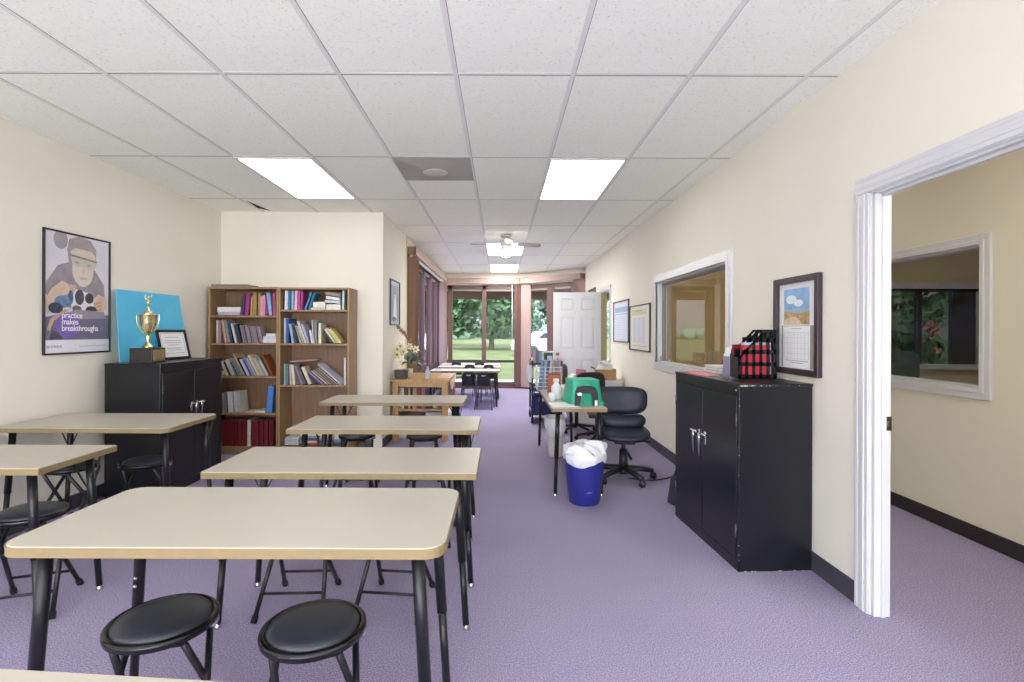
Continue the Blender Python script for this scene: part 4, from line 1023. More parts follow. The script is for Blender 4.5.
shelf_books(CB, 'top', B2S[0], [
    (284, 287.4, 290.5, 1, 'e2e6ee', 'white'), (287.8, 290, 290.5, 1, '4b86b4', 'teal blue'), (290.4, 293, 290.5, 1, '9fc0e4', 'pale blue'), (294, 297, 290.5, 2, 'e9b4d4', 'light pink'),
    (297.4, 299.6, 290.5, 2, 'c9559c', 'magenta'), (299.9, 302, 290.5, 2, 'b04088', 'plum'), (303.4, 305.8, 291.5, 19, '3f78b8', 'blue'), (307, 309.6, 292, 19, '2c7c92', 'teal'),
    ('flat', 310.5, 325, 310, 307.4, 0, 'e2ddd0', 'cream'), ('flat', 312.5, 324.5, 307.4, 301.6, 0, 'ece8e0', 'white'), ('flat', 326.5, 340.2, 310, 304.2, 0, 'e5e0da', 'white'),
    ('flat', 324.8, 339.6, 303.9, 301, -5, 'd5d7e2', 'pale'), ('flat', 325.8, 339.6, 300.8, 297.6, -8, 'eceae8', 'white'), ('flat', 324.8, 339.8, 297, 293.4, -9, '9a8a86', 'brown'),
    (342, 344.2, 290.5, 0, 'bfe0dc', 'pale teal'), (344.4, 346.2, 290.5, 0, '26332f', 'dark green')])
shelf_books(CB, 'second', B2S[1], [
    (283.6, 285.4, 318, 0, 'd6dcea', 'white'), (285.6, 288.4, 318.5, 0, '3c5ea8', 'blue'), (290.6, 293.4, 323.5, -9, 'a9bcd8', 'pale blue'), (294, 296, 324.5, -16, '3c3a3e', 'black'), (296.8, 298.8, 325, -17, 'a8a49e', 'grey'), (299.6, 301.6, 325.5, -18, 'ccc6bb', 'stone'),
    (303.4, 305.8, 320.5, -20, 'e6e0d2', 'white'), (306.6, 309.2, 324, -19, 'b9b6d4', 'lavender'), (310.6, 313, 330, -10, 'd8d6ea', 'pale lilac'), (312.8, 314.2, 320, -5, 'e8e6e2', 'white'), (314.8, 317.4, 322, -2, '8e9298', 'grey'), (318, 321.2, 323, 1, 'e0dac0', 'ivory'),
    (326, 328.4, 329, -34, '41564c', 'dark green'), (329.6, 332.2, 328.5, -36, 'e4e0cc', 'white'), (334, 336.6, 327.5, -37, 'ddd2a0', 'straw'), (338.5, 341.5, 328.5, -38, 'e2d68c', 'yellow')])
it = [(283.4, 285.2, 364, 0, '9fb0a4', 'sage'), (285.6, 288.4, 364, 0, '5f8088', 'teal grey'), (289.2, 291.4, 364.5, -2, 'd8bca8', 'peach'), (292, 294.8, 365, -5, 'e6dcd4', 'white'), (299.4, 302, 366, -20, 'a890a0', 'mauve'), (303.2, 306.4, 365.5, -22, '6d5a58', 'brown'), (308, 311.6, 366.5, -24, 'ddd4c2', 'cream'),
      (317, 319.2, 373.5, -50, '5d5a98', 'violet'), (321.4, 324, 372.5, -50, 'b7a6cc', 'lavender'), (326, 328.2, 371, -50, 'e0c6cc', 'blush'), (329.5, 331.6, 370, -50, 'b2a894', 'khaki'), (332.8, 335, 369, -50, '9a9284', 'taupe'), (336.2, 338.2, 368, -50, 'c8beb0', 'beige'), (339.6, 342, 364, -49, 'd9d4ea', 'pale lilac'),
      (343.6, 345.8, 358, 0, 'ece8e4', 'white'), ('flat', 289, 313, 362.8, 360.8, 4, 'c49a90', 'dusty pink')]
shelf_books(CB, 'third', B2S[2], it)
it = []
rr = random.Random(21)
pal = [('e4e4e2', 'white'), ('c9d2de', 'pale blue'), ('d8cfc0', 'cream'), ('9aa4b4', 'grey blue'), ('e8e6e0', 'ivory'), ('b8584e', 'red'), ('5c6270', 'dark grey')]
k = 0
for (p0, p1, y0, y1, nn) in ((283.5, 299, 445.5, 437.6, 4), (299.5, 317, 445.5, 431.5, 6), (318, 333, 445.5, 431, 6), (333.5, 346, 445.5, 434, 4)):
    for q in range(nn):
        st = (y0 - y1) / nn
        hx, cw = pal[5] if (p0 == 299.5 and q == 0) else pal[(k * 3 + q) % 7] if (k * 3 + q) % 7 != 5 else pal[0]
        it.append(('flat', p0 + rr.uniform(0, 1.5), p1 - rr.uniform(0, 1.5), y0 - st * q, y0 - st * (q + 1) + 0.15, 0, hx, cw)); k += 1
it = it[:20]
shelf_books(CB, 'bottom', 0.085, it, 'book')

# ================================================================== HONEY OAK STAND, ORCHID AND WHAT IS ABOUT IT
SX0, SX1, SY0, SY1, SZ = XC + 0.015, -0.62, 6.15, 7.19, 0.735
r = thing('wooden_stand', 'honey oak side table with a lower shelf of books by the corridor wall', 'side table', ((SX0 + SX1) / 2, SY0, 0))
wobj('tabletop', frombox((SX0, SY0, SZ - 0.03), (SX1, SY1, SZ), OAK, 0.004), r)
for x in (SX0 + 0.015, SX1 - 0.085):
    for y in (SY0 + 0.015, SY1 - 0.085): wobj('leg', frombox((x, y, 0), (x + 0.07, y + 0.07, SZ - 0.03), OAK, 0.004), r)
wobj('apron', MB().box((SX0 + 0.08, SY0 + 0.02, SZ - 0.09), (SX1 - 0.08, SY0 + 0.04, SZ - 0.03), OAK).box((SX1 - 0.04, SY0 + 0.08, SZ - 0.09), (SX1 - 0.02, SY1 - 0.08, SZ - 0.03), OAK), r)
wobj('side_panel', frombox((SX1 - 0.06, SY0 + 0.085, 0.33), (SX1 - 0.045, SY1 - 0.085, SZ - 0.09), OAK_SHADE), r)  # side in shade: the darker tone is painted into the oak
wobj('lower_shelf', frombox((SX0 + 0.02, SY0 + 0.03, 0.36), (SX1 - 0.06, SY1 - 0.03, 0.38), OAK), r)
# book-ended reference books on the lower shelf
row = [('b9b3a8', 'grey'), ('e6e0d0', 'white'), ('5a3420', 'brown'), ('d9c9a8', 'cream'), ('4a2c1c', 'dark brown'), ('caa46c', 'tan'), ('c4b49a', 'buff'), ('7a4c34', 'chestnut'), ('8a2c3c', 'maroon'), ('a06878', 'rose'), ('55486c', 'violet'), ('2c3458', 'navy')]
x = SX0 + 0.09
for k, (hx, cw) in enumerate(row):
    t = [0.022, 0.03, 0.05, 0.02, 0.03, 0.022, 0.018, 0.03, 0.03, 0.035, 0.026, 0.03][k]
    o = obj('book', book_mesh(t, 0.25, 0.19, bmat(hx))); o.location = (x + t / 2, SY0 + 0.06, 0.3805); x += t + 0.002
    tag(o, '%s book standing under the oak side table top, %s from the wall' % (cw, ORD[k]), 'book', 'books in the oak side table')
for k, (hx, cw, xx, z) in enumerate((('e4e8f2', 'white', -0.80, 0.3805), ('4d68a4', 'blue', -0.725, 0.3805))):
    b = MB().lathe([(0, 0), (0.045, 0), (0.05, 0.16), (0.046, 0.16), (0.04, 0.01), (0, 0.01)], bmat(hx), 18)
    for q in range(5): b.tube([(0.02 * math.cos(q * 1.3), 0.02 * math.sin(q * 1.3), 0.012), (0.036 * math.cos(q * 1.3), 0.036 * math.sin(q * 1.3), 0.215)], 0.004, bmat(['2c3c80', 'd6dcf0', '26262c'][q % 3]), 6)
    o = obj('pencil_cup', b); o.scale = (0.7, 0.7, 0.95); o.location = (xx, SY0 + 0.17, z); tag(o, '%s cup of pens on the lower shelf of the oak side table' % cw, 'cup')
b = MB().prism(rrect(0.3, 0.34, 0.03, 5), 0, 0.005, mat('white_bin_plastic', 'e6e6ea', 0.4, var=0.02)).grid(lambda u, v: Vector((rrect(0.3 + 0.03 * v, 0.34 + 0.03 * v, 0.03, 5)[int(round(u * 24)) % 24][0], rrect(0.3 + 0.03 * v, 0.34 + 0.03 * v, 0.03, 5)[int(round(u * 24)) % 24][1], 0.26 * v)), 24, 3, mat('white_bin_plastic', 'e6e6ea'))
for v in range(2): b.prism(rrect(0.342 - 0.01 * v, 0.382 - 0.01 * v, 0.035, 5), 0.25 + 0.012 * v, 0.262 + 0.012 * v, mat('white_bin_plastic', 'e6e6ea'), bev=0.003)
o = obj('storage_bin', b); o.location = (SX0 + 0.19, SY0 + 0.34, 0.0); tag(o, 'white lidded plastic bin under the oak side table, against the wall side', 'bin', None)
o2 = o.copy(); COL.objects.link(o2); o2.location = (SX1 - 0.165, SY0 + 0.42, 0); o2.scale = (0.9, 1, 1.15); tag(o2, 'taller white plastic bin under the oak side table, nearest the aisle', 'bin')
# on top
b = MB().box((SX0 + 0.03, SY0 + 0.06, SZ + 0.0005), (SX0 + 0.17, SY0 + 0.2, SZ + 0.105), mat('dark_brown_box', '40342f', 0.5, var=0.1, scale=8), 0.006).box((SX0 + 0.026, SY0 + 0.056, SZ + 0.08), (SX0 + 0.174, SY0 + 0.204, SZ + 0.108), mat('dark_brown_box', '40342f'), 0.004)
tag(obj('keepsake_box', b, None, (SX0 + 0.11, SY0 + 0.13, SZ)), 'dark brown box on the oak side table beside the orchid', 'box')
po = Vector((-1.17, SY0 + 0.33, SZ))
r = thing('potted_orchid', 'potted artificial orchid with cream flowers and one tall rust spray', 'plant', po)
obj('pot', MB().lathe([(0, 0), (0.05, 0), (0.065, 0.05), (0.068, 0.11), (0.06, 0.11), (0.05, 0.03), (0, 0.03)], mat('pale_pot_glaze', 'cfc9bd', 0.3, var=0.1, scale=10), 24), r)
LEAFA, LEAFB = mat('grey_green_leaf', '5f7058', 0.5, var=0.25, scale=18), mat('silver_leaf', '9aa89c', 0.5, var=0.2, scale=18)
b = MB(); rr = random.Random(5)
def leaf(b, base, d, ln, wd, m, curl=0.4):
    d = d.normalized(); sd = d.cross(Vector((0, 0, 1))); sd = sd.normalized() if sd.length > 1e-3 else Vector((1, 0, 0)); up = sd.cross(d)
    def fn(u, v):
        p = base + d * (ln * u) - Vector((0, 0, 1)) * (curl * ln * u * u)
        return p + sd * (wd * math.sin(PI * min(1, 0.08 + 0.92 * u)) * (v - 0.5)) + up * (0.15 * wd * abs(v - 0.5))
    b.grid(fn, 5, 2, m)
for k in range(46):
    a = rr.uniform(-0.65 * PI, 0.5 * PI); e_ = rr.uniform(-0.1, 1.1)
    leaf(b, Vector((0.03 * math.cos(a), 0.03 * math.sin(a), 0.10 + rr.uniform(0, 0.07))), Vector((math.cos(a) * math.cos(e_), math.sin(a) * math.cos(e_), math.sin(e_))), rr.uniform(0.07, 0.15), rr.uniform(0.025, 0.045), rr.choice((LEAFA, LEAFB)))
obj('foliage', b, r)
CRM, YEL, RUST = mat('cream_petal', 'ece4c8', 0.6, var=0.08), mat('yellow_centre', 'b9962e', 0.6, var=0.2), mat('rust_petal', 'a07c66', 0.6, var=0.25, scale=20)
for k, (x, y, z, s_) in enumerate(((-0.1, -0.06, 0.22, 0.05), (-0.03, -0.08, 0.25, 0.052), (-0.07, -0.03, 0.3, 0.045), (0.03, -0.06, 0.3, 0.04), (0.09, -0.04, 0.27, 0.045), (-0.11, 0.02, 0.27, 0.045))):
    b = MB()
    for q in range(6):
        a = q * PI / 3 + k
        b.grid(lambda u, v: Vector((x + math.cos(a) * s_ * u + math.sin(a) * s_ * 0.55 * math.sin(PI * min(1, u * 0.9 + 0.1)) * (v - 0.5), y - 0.01 + 0.02 * u * u, z + math.sin(a) * s_ * u - math.cos(a) * s_ * 0.55 * math.sin(PI * min(1, u * 0.9 + 0.1)) * (v - 0.5))), 3, 2, CRM)
    b.ball((x, y - 0.014, z), 0.014, YEL, 1)
    obj('flower', b, r)
st = [Vector((0.0, 0, 0.08)), Vector((0.01, 0, 0.25)), Vector((0.012, 0, 0.42)), Vector((-0.02, -0.01, 0.52)), Vector((-0.08, -0.02, 0.6)), Vector((-0.11, -0.02, 0.62))]
obj('stem', MB().tube(st, 0.005, mat('brown_stem', '7d6a48', 0.6, var=0.15), 8), r)
b = MB()
for k, (x, z) in enumerate(((0.03, 0.47), (-0.015, 0.525), (-0.05, 0.56), (-0.08, 0.59), (-0.115, 0.625))):
    for q in range(5):
        a = q * 2 * PI / 5 + k * 0.7
        b.grid(lambda u, v: Vector((x + math.cos(a) * 0.034 * u + math.sin(a) * 0.024 * math.sin(PI * min(1, u * 0.9 + .1)) * (v - .5), -0.02 + 0.012 * u, z + math.sin(a) * 0.034 * u - math.cos(a) * 0.024 * math.sin(PI * min(1, u * .9 + .1)) * (v - .5))), 2, 2, RUST)
obj('flower_spray', b, r)
for ch in kids(r):
    if ch.name.split('.')[0] in ('foliage', 'flower'): ch.scale = (1.2, 1, 1.3)
    if ch.name.startswith('foliage'): ch.scale = (1.55, 1.2, 1.6)
b = MB().lathe([(0, 0), (0.032, 0), (0.036, 0.02), (0.03, 0.09), (0.014, 0.12), (0.014, 0.15), (0, 0.15)], mat('pale_lilac_glass', 'c6c2dc', 0.15, var=0.05, coat=0.4), 20)
o = obj('bottle', b); o.location = (-0.89, SY0 + 0.13, SZ); tag(o, 'small lilac glass bottle on the oak side table by the orchid', 'bottle')
b = MB().grid(lambda u, v: Vector((SX1 - 0.17 + 0.18 * u + 0.0, SY0 + 0.2 + 0.75 * v, SZ + 0.002 + 0.004 * math.sin(9 * u + 7 * v) ** 2)) if u < 0.95 else Vector((SX1 + 0.004, SY0 + 0.2 + 0.75 * v, SZ - 0.11 - 0.05 * math.sin(5 * v))), 12, 12, mat('blush_cloth', 'dcbcae', 0.85, var=0.06))
tag(obj('cloth_runner', b, None, (SX1 - 0.1, SY0 + 0.5, SZ)), 'blush cloth hanging over the aisle side of the oak side table', 'cloth')

# ================================================================== SMALL TABLES AND CHAIRS BY THE FAR WINDOWS
KT = 0.635
for k, (y, xr, lb) in enumerate(((9.1, -0.02, 'child height pale table nearest of the far window tables'), (10.0, -0.0, 'child height pale table in the middle of the far window tables'), (10.7, -0.02, 'child height pale table closest to the far garden windows'))):
    student_table(1.2, 0.52, KT, lb, (xr - 0.6, y, 0), 0, corner=0.04, group='pale child height tables', top=mat('pale_laminate', 'cbc7be', 0.4, var=0.02, scale=5), adjust=False)
def make_kid_chair(label, loc, rz):
    """black moulded school chair, sitter faces -y... backrest on +y side is towards the viewer when rz=180"""
    r = thing('school_chair', label, 'chair', loc, (0, 0, rz), 'black school chairs')
    S = 0.36
    obj('seat', MB().grid(lambda u, v: Vector(((u - 0.5) * (0.31 + 0.03 * v), -0.17 + 0.32 * v, S - 0.012 * math.sin(PI * u) + 0.02 * (v - 0.5) ** 2 - (0.03 * max(0, 0.15 - v) / 0.15))), 10, 10, PLASTICB, 0.008), r)
    def bk(u, v):
        w_ = 0.31 * (1 - 0.22 * v ** 3)
        return Vector(((u - 0.5) * w_, 0.16 + 0.05 * v + 0.03 * (1 - (2 * u - 1) ** 2), S + 0.04 + 0.24 * v - 0.03 * v * (2 * u - 1) ** 4))
    bk_o = obj('backrest', MB().grid(bk, 12, 8, PLASTICB, 0.008), r)
    obj('hand_slot', MB().box((-0.045, 0.232, S + 0.21), (0.045, 0.238, S + 0.226), mat('pale_slot', 'a9a9b0', 0.6, var=0.03), 0.002), bk_o)
    GT = mat('grey_chair_tube', '55565e', 0.35, metal=0.6, var=0.06)
    for sx in (-1, 1):
        obj('leg', MB().tube([(sx * 0.185, -0.19, 0.012), (sx * 0.15, -0.13, S - 0.03), (sx * 0.12, -0.1, S - 0.012)], 0.0105, GT, 10), r)
        obj('leg', MB().tube([(sx * 0.185, 0.23, 0.012), (sx * 0.15, 0.15, S - 0.03), (sx * 0.12, 0.1, S - 0.012)], 0.0105, GT, 10), r)
        obj('back_post', MB().tube([(sx * 0.14, 0.12, S - 0.02), (sx * 0.15, 0.17, S + 0.03), (sx * 0.135, 0.195, S + 0.16)], 0.0105, GT, 10), r)
    return r
kc = make_kid_chair('black school chair standing out in the aisle at the nearest small table', (-0.27, 8.62, 0), PI)
kc.rotation_euler = (0, 0, PI + 0.06); kc.location = (-0.27, 8.72, 0)
for o in (kc,): pass
# the chairs face the windows: their backs are towards the camera
kc.rotation_euler = (0, 0, PI - 0.08); kc.scale = (0.78, 0.9, 1.0)
for x, y, a, lb in ((-0.55, 8.82, 0.05, 'black school chair beside the aisle one, tucked at the nearest small table'),
                    (-0.57, 9.63, 0.0, 'black school chair at the middle small table, on the corridor wall side'), (-0.24, 9.63, 0.1, 'black school chair at the middle small table, on the aisle side'),
                    (-0.89, 10.5, 0.0, 'black school chair at the window table, nearest the corridor wall'), (-0.42, 10.5, -0.05, 'black school chair at the window table, nearest the aisle'),
                    (-0.95, 8.8, 0.0, 'black school chair at the nearest small table, behind the oak side table')):
    c_ = dup(kc, (x, y, 0), PI + a, lb)
    if y > 9: c_.scale = (0.74, 0.85, 1.1)

# ================================================================== OFFICE CORNER ON THE DOOR SIDE
LT = 0.711
lx0, lx1, ly0, ly1 = atZ(552, 408.3, LT).x, atZ(607.5, 408.3, LT).x, atZ(580, 408.3, LT).y, 5.95
r = student_table(lx1 - lx0, ly1 - ly0, LT, 'narrow pale table loaded with office clutter behind the blue bin', ((lx0 + lx1) / 2, (ly0 + ly1) / 2, 0), 0, corner=0.012, group=None, splay=0.02, inset=0.055, adjust=False)
if 'group' in r: del r['group']
# blue bin with its white bag
bp = Vector((0.65, 4.0, 0))
r = thing('waste_bin', 'blue plastic waste bin with a white bag at the table end', 'bin', bp)
BB = mat('blue_bin_plastic', '2a3088', 0.4, var=0.06, scale=8)
obj('body', MB().lathe([(0, 0.0), (0.112, 0.0), (0.118, 0.008), (0.142, 0.2), (0.156, 0.35), (0.16, 0.368), (0.154, 0.368), (0.138, 0.19), (0.112, 0.012), (0, 0.012)], BB, 40), r)
obj('scuff', MB().prism([(0, 0), (0.05, 0.006), (0.052, 0.012), (0.02, 0.014)], 0, 0.0005, mat('pale_scuff', '6f74b8', 0.7, var=0.1), M=Matrix.Translation((-0.01, -0.131, 0.1)) @ Matrix.Rotation(PI / 2, 4, 'X')), r)
BAGM = mat('white_bin_bag', 'ebebf0', 0.45, var=0.02, bump=0.25, bscale=24)
rr = random.Random(8)
ph = [rr.uniform(0, 6) for _ in range(8)]
def bag(u, v):
    a = 2 * PI * u
    wob = 0.010 * math.sin(5 * a + ph[0]) + 0.008 * math.sin(9 * a + ph[1]) + 0.006 * math.sin(14 * a + ph[2])
    if v < 0.35:
        t = v / 0.35; rad = 0.158 + 0.012 * math.sin(PI * t) + wob * 0.5 * (1 - t); z = 0.315 + 0.02 * math.sin(3 * a + ph[3]) * (1 - t) + 0.085 * t
    else:
        t = (v - 0.35) / 0.65; rad = (0.166 * (1 - t ** 1.6)) + wob * (1 - t); z = 0.40 + 0.03 * math.sin(PI * t * 0.8) + 0.03 * math.sin(3 * a + ph[4] + 5 * t) * (1 - t * t) + 0.045 * t * (0.5 + 0.5 * math.sin(a + 2.2)) + 0.012 * math.sin(7 * a + 9 * t)
    return Vector((rad * math.cos(a), rad * math.sin(a), z))
obj('bag', MB().grid(bag, 72, 22, BAGM), r)

# office chair, facing the camera
oc = Vector((1.10, 4.62, 0))
r = thing('office_chair', 'navy armless office swivel chair beside the blue bin', 'chair', oc, (0, 0, math.radians(-6)))
obj('column', MB().tube([(0, 0, 0.06), (0, 0, 0.27)], [0.042, 0.034], PLASTICB, 20).tube([(0, 0, 0.2), (0, 0, 0.36)], 0.018, PLASTICB, 16).lathe([(0, 0.05), (0.055, 0.055), (0.06, 0.085), (0.04, 0.11), (0, 0.11)], PLASTICB, 20), r)
for k in range(5):
    a = math.radians(-62 + 72 * k); c_, s_ = math.cos(a), math.sin(a)
    lg = obj('base_spoke', MB().tube([(0.03 * c_, 0.03 * s_, 0.095), (0.16 * c_, 0.16 * s_, 0.09), (0.27 * c_, 0.27 * s_, 0.07)], [0.03, 0.026, 0.02], PLASTICB, 12), r)
    w_ = Matrix.Translation((0.275 * c_, 0.275 * s_, 0.028)) @ Matrix.Rotation(a + 0.8, 4, 'Z') @ Matrix.Rotation(PI / 2, 4, 'X')
    b = MB().lathe([(0, -0.024), (0.022, -0.024), (0.028, -0.018), (0.028, -0.006), (0.02, -0.003), (0.02, 0.003), (0.028, 0.006), (0.028, 0.018), (0.022, 0.024), (0, 0.024)], PLASTICB, 20, M=w_)
    b.tube([(0.27 * c_, 0.27 * s_, 0.03), (0.27 * c_, 0.27 * s_, 0.075)], 0.008, PLASTICB, 10)
    obj('caster', b, lg)
obj('mechanism', MB().box((-0.09, -0.11, 0.33), (0.09, 0.11, 0.37), PLASTICB, 0.01).tube([(0.08, 0, 0.345), (0.24, -0.02, 0.34)], 0.007, PLASTICB, 8).tube([(0, 0.08, 0.35), (0, 0.26, 0.36), (0, 0.29, 0.45), (0, 0.27, 0.6)], 0.018, PLASTICB, 12), r)
def pad(b, w, d, z, th, m, dish=0.0, nose=0.0, rad=0.09, cx=0, cy=0):
    n = 40
    def fn(u, v):
        a = 2 * PI * u
        # superellipse ring swept over a rounded profile
        t = v * PI; k = math.sin(t) ** 0.35 if 0 < v < 1 else 0
        c_, s_ = math.cos(a), math.sin(a); e = 0.5
        x = w / 2 * math.copysign(abs(c_) ** e, c_) * k; y = d / 2 * math.copysign(abs(s_) ** e, s_) * k
        zz_ = z - math.cos(t) * th / 2
        zz_ += dish * ((2 * x / w) ** 2 - 0.3) - nose * max(0, -y / (d / 2) - 0.4) ** 2
        return Vector((cx + x, cy + y, zz_))
    b.grid(fn, n, 18, m)
b = MB(); pad(b, 0.44, 0.46, 0.415, 0.095, NAVYV, 0.02, 0.05)
obj('seat', b, r)
b = MB(); pad(b, 0.41, 0.22, 0.5, 0.12, NAVYV, 0.03, 0.0, cy=0.09)
obj('lumbar_pad', b, r)
def backf(u, v):
    a = 2 * PI * u; t = v * PI; k = math.sin(t) ** 0.4 if 0 < v < 1 else 0
    c_, s_ = math.cos(a), math.sin(a)
    x = 0.25 * math.copysign(abs(c_) ** 0.55, c_) * k * (1 + 0.06 * s_); z = 0.13 * math.copysign(abs(s_) ** 0.6, s_) * k
    y = 0.26 - math.cos(t) * 0.035 - 0.35 * x * x + 0.12 * z
    return Vector((x, y, 0.67 + z))
obj('backrest', MB().grid(backf, 44, 18, NAVYV), r)

# green tub upside down and black arch
gt = Vector((0.70, 4.44, LT))
r = thing('plastic_tub', 'green plastic tub turned upside down on the narrow table', 'tub', gt, (0, 0, math.radians(8)))
GR2 = mat('emerald_plastic', '2fae8c', 0.4, var=0.05, scale=8)
b = MB()
def taper(b, w0, d0, w1, d1, h, rr_, m, cap=True, z0=0.0):
    p0, p1 = rrect(w0, d0, rr_, 5), rrect(w1, d1, rr_, 5); n = len(p0)
    b.grid(lambda u, v: Vector((*(Vector(p0[int(round(u * n)) % n]).lerp(Vector(p1[int(round(u * n)) % n]), v)), z0 + h * v)), n, 4, m)
    if cap: b.prism(p1, z0 + h - 0.004, z0 + h, m, bev=0.0015)
taper(b, 0.285, 0.3, 0.235, 0.25, 0.2, 0.035, GR2)
obj('body', b, r)
b = MB(); taper(b, 0.31, 0.325, 0.3, 0.315, 0.022, 0.04, GR2, False); taper(b, 0.25, 0.265, 0.235, 0.25, 0.012, 0.035, GR2, True, 0.19)
obj('rim', b, r)
r = thing('arched_stand', 'black arched plastic stand in front of the green tub', 'desk stand', (0.70, 4.215, LT), (0, 0, math.radians(2)))  # plain arched stand, open underneath
poly = [(-0.095, 0), (-0.055, 0), (-0.05, 0.08), (-0.035, 0.105), (0.035, 0.105), (0.05, 0.08), (0.055, 0), (0.095, 0), (0.088, 0.11), (0.07, 0.15), (0.04, 0.162), (-0.04, 0.162), (-0.07, 0.15), (-0.088, 0.11)]
obj('arch', MB().prism(poly, -0.03, 0.03, PLASTICB, M=Matrix.Rotation(PI / 2, 4, 'X'), bev=0.004), r)
obj('clip', MB().prism(ell(-0.062, 0.1, 0.022, 0.014, 16), 0.03, 0.036, CHROME, M=Matrix.Rotation(PI / 2, 4, 'X'), bev=0.001), r)
obj('tab', MB().box((0.062, -0.034, 0.005), (0.084, -0.03, 0.05), PAPER), r)
# jug / white roll
b = MB().lathe([(0, 0), (0.055, 0), (0.06, 0.02), (0.058, 0.13), (0.03, 0.165), (0.03, 0.18), (0.036, 0.185), (0.036, 0.21), (0, 0.215)], mat('white_jug_plastic', 'e8e6ea', 0.35, var=0.03), 24)
b.tube(arc((0.055, 0, 0.13), (0.11, 0, 0.12), (0.057, 0, 0.04), 8), 0.008, mat('white_jug_plastic', 'e8e6ea'), 8)
o = obj('water_jug', b); o.scale = (0.75, 0.75, 0.85); o.location = (0.5, 4.66, LT); tag(o, 'white plastic jug on the narrow table beside the green tub', 'jug')
b = MB().box((-0.06, -0.045, 0), (0.06, 0.045, 0.195), mat('terracotta_card', 'b0623f', 0.6, var=0.06, scale=12), 0.003).box((-0.06, -0.046, 0.19), (0.06, 0.046, 0.2), mat('terracotta_dark', '6d3c2c', 0.6, var=0.06), 0.002)
o = obj('file_box', b); o.location = (0.515, 5.0, LT); tag(o, 'terracotta brown file box standing on the narrow table', 'file box')
# wire basket with magazines
wb = Vector((0.5, 5.42, LT))
r = thing('wire_basket', 'white wire basket on the narrow table behind the terracotta box', 'basket', wb)
WW = mat('white_wire', 'e9e9ee', 0.35, var=0.02)
b = MB(); hw, hd, hh = 0.125, 0.15, 0.24
for k in range(7):
    z = 0.005 + (hh - 0.005) * k / 6
    b.tube([(-hw, -hd, z), (hw, -hd, z), (hw, hd, z), (-hw, hd, z), (-hw, -hd, z)], 0.0045, WW, 6)
for x in (-hw, -hw / 3, hw / 3, hw):
    for y in (-hd, hd): b.tube([(x, y, 0.005), (x, y, hh)], 0.003, WW, 6)
for y in (-hd / 2, 0, hd / 2):
    for x in (-hw, hw): b.tube([(x, y, 0.005), (x, y, hh)], 0.003, WW, 6)
obj('wire_frame', b, r)
cols = [('6f8fbe', 'blue'), ('b4c2dc', 'pale blue'), ('5a6a90', 'slate'), ('d8dce6', 'white'), ('c9b06a', 'gold'), ('8fa0c0', 'grey blue'), ('d9a0a8', 'pink')]
for k, (hx, cw) in enumerate(cols):
    o = obj('magazine', book_mesh(0.02, 0.3, 0.2, bmat(hx), PAPER)); o.location = (wb.x - 0.09 + 0.028 * k, wb.y - 0.11, LT + 0.008); o.rotation_euler = (0, math.radians(6), 0)
    tag(o, '%s magazine standing in the white wire basket, %s from the aisle' % (cw, ORD[k]), 'magazine', 'magazines in the wire basket')
# little desk items
b = MB().lathe([(0, 0), (0.03, 0), (0.034, 0.07), (0.03, 0.07), (0.027, 0.008), (0, 0.008)], mat('white_mug_glaze', 'e9e8ec', 0.25, var=0.02), 20).tube(arc((0.03, 0, 0.055), (0.06, 0, 0.04), (0.03, 0, 0.015), 6), 0.005, mat('white_mug_glaze', 'e9e8ec'), 8)
o = obj('mug', b); o.location = (0.45, 4.52, LT); tag(o, 'small white mug at the aisle edge of the narrow table', 'mug')
b = MB().box((-0.02, -0.07, 0), (0.02, 0.07, 0.014), PLASTICB, 0.004).box((-0.017, -0.065, 0.02), (0.017, 0.05, 0.042), PLASTICB, 0.006).box((-0.015, 0.04, 0.01), (0.015, 0.068, 0.04), PLASTICB, 0.004)
o = obj('stapler', b); o.location = (0.5, 4.72 + 0.14, LT); o.rotation_euler = (0, 0, 0.4); tag(o, 'black stapler beside the white mug on the narrow table', 'stapler')
b = MB()
for k in range(3): b.box((-0.1 + 0.01 * k, -0.13, 0.0012 * k), (0.1 + 0.008 * k, 0.13, 0.0012 * k + 0.001), PAPER)
o = obj('paper_sheets', b); o.location = (0.515, 4.27, LT + 0.0005); o.rotation_euler = (0, 0, 0.1); tag(o, 'loose white paper sheets on the front end of the narrow table', 'papers')
# white wastebasket under the table
r = thing('wastebasket', 'white wastebasket with a plastic liner under the narrow table', 'bin', (0.585, 5.55, 0))
WBM = mat('offwhite_bin', 'd9d6d2', 0.45, var=0.03)
b = MB(); taper(b, 0.14, 0.26, 0.19, 0.32, 0.36, 0.05, WBM, False); b.prism(rrect(0.14, 0.26, 0.05, 5), 0, 0.006, WBM); obj('body', b, r)
b = MB(); p0 = rrect(0.19, 0.32, 0.055, 8); n = len(p0)
b.grid(lambda u, v: Vector((p0[int(round(u * n)) % n][0] * (1 + 0.1 * math.sin(PI * v) + 0.05 * math.sin(19 * u)), p0[int(round(u * n)) % n][1] * (1 + 0.08 * math.sin(PI * v)), 0.24 + 0.16 * v + 0.025 * math.sin(13 * u + 2) * (1 - v))), n, 5, BAGM); obj('liner', b, r)
